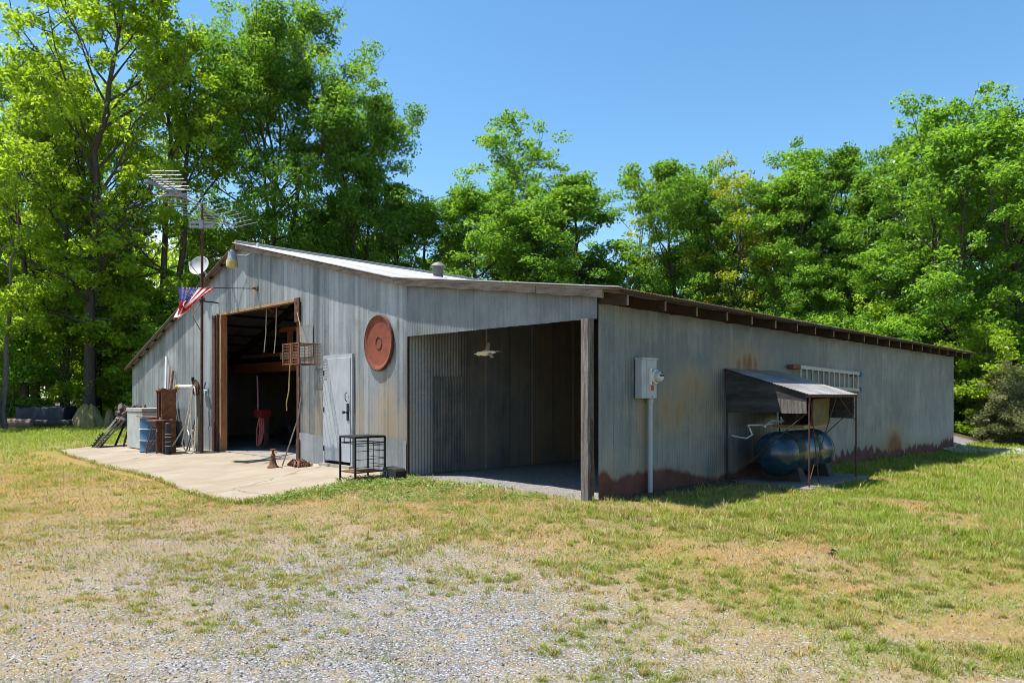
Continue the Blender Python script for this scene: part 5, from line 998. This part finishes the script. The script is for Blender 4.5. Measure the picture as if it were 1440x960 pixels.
V_, F_, T_ = stones(); tag(np_mesh('gravel_stones', V_, F_, stonemat(), attrs={'tint': T_}), 'loose grey gravel stones scattered over the yard', 'gravel', kind='stuff')
# low broad leaved weeds along the slab, the stand and the bay, and clover tufts in the gravel
WEED = foliage('weed_leaves', (.085, .16, .04), (.28, .36, .13), .35)
def weed(n, R, h, seed, leaf):
    r = np.random.default_rng(seed); a = r.random(n)*2*PI; q = np.sqrt(r.random(n))*R
    C = np.stack([np.cos(a)*q, np.sin(a)*q, h*(.25+.75*r.random(n))*(1-.5*q/R)], 1); V, F, T = leaves_np(r, C, np.full(n, leaf*1.2), np.full(n, 4), leaf, .6, .9)
    V[:, 2] = np.maximum(V[:, 2], .0); return V, F, T
WM = []
for k, (n, R, h, lf_) in enumerate([(90, .30, .16, .045), (120, .38, .12, .04), (70, .16, .13, .03)]):
    V_, F_, T_ = weed(n, R*1.15, h*.8, 200+k, lf_*.8); WM.append((V_, F_, T_))
WA = [[], [], []]; wcount = [0]
def put_weed(k, X, Y, sc):
    V, F, T = WM[k]; a = random.uniform(0, 6); c, d = math.cos(a), math.sin(a); z = float(gzf(np.array([X]), np.array([Y]))[0])-.003
    W2 = np.stack([V[:, 0]*c-V[:, 1]*d, V[:, 0]*d+V[:, 1]*c, V[:, 2]], 1)*sc+np.array([X, Y, z])
    WA[0].append(W2); WA[1].append(F+wcount[0]); WA[2].append(T); wcount[0] += len(V)
for v, u in [(-.85, 4.35), (-.6, 4.0), (-.95, 3.85), (-.7, 3.5), (-.5, 3.2), (-.9, 3.0), (-1.15, 4.1), (-1.5, 3.95), (-1.9, 3.85), (-2.3, 3.8), (-2.7, 3.95), (-1.3, 3.5), (-.25, 3.55), (-.15, 4.3), (-.5, 2.6), (-1.0, 2.4), (-.35, 2.0), (-1.5, 2.6), (-.75, 1.4), (-1.2, 1.9), (-.45, .9), (-1.6, 1.2)]:
    w = to_world(v, u); put_weed(random.choice((0, 1, 1)), w[0], w[1], random.uniform(.6, 1.25))
tag(np_mesh('low_weeds', np.concatenate(WA[0]), np.concatenate(WA[1]), WEED, attrs={'tint': np.concatenate(WA[2])}), 'low green weeds spreading along the slab edge and the bay', 'weeds', kind='stuff')
lf_ = W('fallen_leaf', lambda b: b.grid([[(3.02+.1*i/4, 6.86+.05*j, float(terr(3, 6.9))+.045+.02*math.sin(i*1.3+j)) for j in (-1, 0, 1)] for i in range(5)]), mat('brown_leaf', (.2, .09, .05), rough=.8), 'curled brown dead leaf lying on the dry grass at right', 'leaf', (3.05, 6.86, 0))
# ------------------------------------------------------------------ sky, sun, camera
tosun = Vector((-.27*CV-.30*SV, -.27*SV+.30*CV, 1)).normalized()
w = bpy.data.worlds.new('World'); S.world = w; w.use_nodes = True; wt = w.node_tree; bgn = wt.nodes['Background']
sky = wt.nodes.new('ShaderNodeTexSky'); sky.sky_type = 'NISHITA'; sky.sun_disc = False; sky.sun_elevation = math.asin(tosun.z); sky.sun_rotation = math.atan2(tosun.x, tosun.y)
sky.air_density = 1.0; sky.dust_density = .3; sky.ozone_density = 1.6; sky.altitude = 100
hs_ = wt.nodes.new('ShaderNodeHueSaturation'); hs_.inputs['Saturation'].default_value = 1.2; hs_.inputs['Value'].default_value = 1.08; hs_.inputs['Hue'].default_value = .492
wt.links.new(sky.outputs[0], hs_.inputs['Color'])
# low white clouds near the horizon, seen through the gaps between the trees
tc_ = wt.nodes.new('ShaderNodeTexCoord'); sx = wt.nodes.new('ShaderNodeSeparateXYZ'); wt.links.new(tc_.outputs['Generated'], sx.inputs[0])
nz = wt.nodes.new('ShaderNodeTexNoise'); nz.inputs['Scale'].default_value = 4.5; nz.inputs['Detail'].default_value = 7; wt.links.new(tc_.outputs['Generated'], nz.inputs['Vector'])
el = wt.nodes.new('ShaderNodeMapRange'); ax1 = wt.nodes.new('ShaderNodeMath'); ax1.operation = 'MULTIPLY_ADD'; ax1.use_clamp = True; wt.links.new(sx.outputs[0], ax1.inputs[0]); ax1.inputs[1].default_value = .5; ax1.inputs[2].default_value = .14; ax2 = wt.nodes.new('ShaderNodeMath'); wt.links.new(ax1.outputs[0], ax2.inputs[0]); wt.links.new(sx.outputs[2], ax2.inputs[1]); wt.links.new(ax2.outputs[0], el.inputs[0]); el.inputs[1].default_value = .42; el.inputs[2].default_value = .12; el.inputs[3].default_value = -.35; el.inputs[4].default_value = .12
ad = wt.nodes.new('ShaderNodeMath'); ad.operation = 'ADD'; wt.links.new(nz.outputs[0], ad.inputs[0]); wt.links.new(el.outputs[0], ad.inputs[1])
cm = wt.nodes.new('ShaderNodeMapRange'); wt.links.new(ad.outputs[0], cm.inputs[0]); cm.inputs[1].default_value = .52; cm.inputs[2].default_value = .64
mx = wt.nodes.new('ShaderNodeMix'); mx.data_type = 'RGBA'; wt.links.new(cm.outputs[0], mx.inputs[0]); wt.links.new(hs_.outputs[0], mx.inputs[6]); mx.inputs[7].default_value = (7.5, 7.7, 8.0, 1)
wt.links.new(mx.outputs[2], bgn.inputs[0]); bgn.inputs[1].default_value = .086
sun = bpy.data.lights.new('sun', 'SUN'); sun.energy = 4.2; sun.angle = math.radians(.53); sun.color = (1, .955, .88)
so = bpy.data.objects.new('sun', sun); COL.objects.link(so); so.rotation_euler = tosun.to_track_quat('Z', 'Y').to_euler(); so.location = (0, 0, 60)
cam = bpy.data.cameras.new('camera'); co = bpy.data.objects.new('camera', cam); COL.objects.link(co); S.camera = co
co.location = (0, 0, 1.4); co.rotation_euler = (PI/2, 0, 0); cam.sensor_width = 36; cam.lens = 25.03; cam.shift_y = 76/1440; cam.clip_start = .05; cam.clip_end = 2000
S.view_settings.view_transform = 'Standard'; S.view_settings.look = 'None'; S.view_settings.gamma = 1; S.view_settings.exposure = 1.24; S.view_settings.use_curve_mapping = False
S.render.engine = 'CYCLES'; cy = S.cycles; cy.use_denoising = True; cy.max_bounces = 10; cy.diffuse_bounces = 8; cy.glossy_bounces = 3; cy.transmission_bounces = 4; cy.transparent_max_bounces = 4
cy.sample_clamp_indirect = 6; cy.filter_width = .9; cy.use_adaptive_sampling = True; cy.adaptive_threshold = .01
try: cy.denoiser = 'OPENIMAGEDENOISE'; cy.denoising_input_passes = 'RGB_ALBEDO_NORMAL'
except Exception: pass
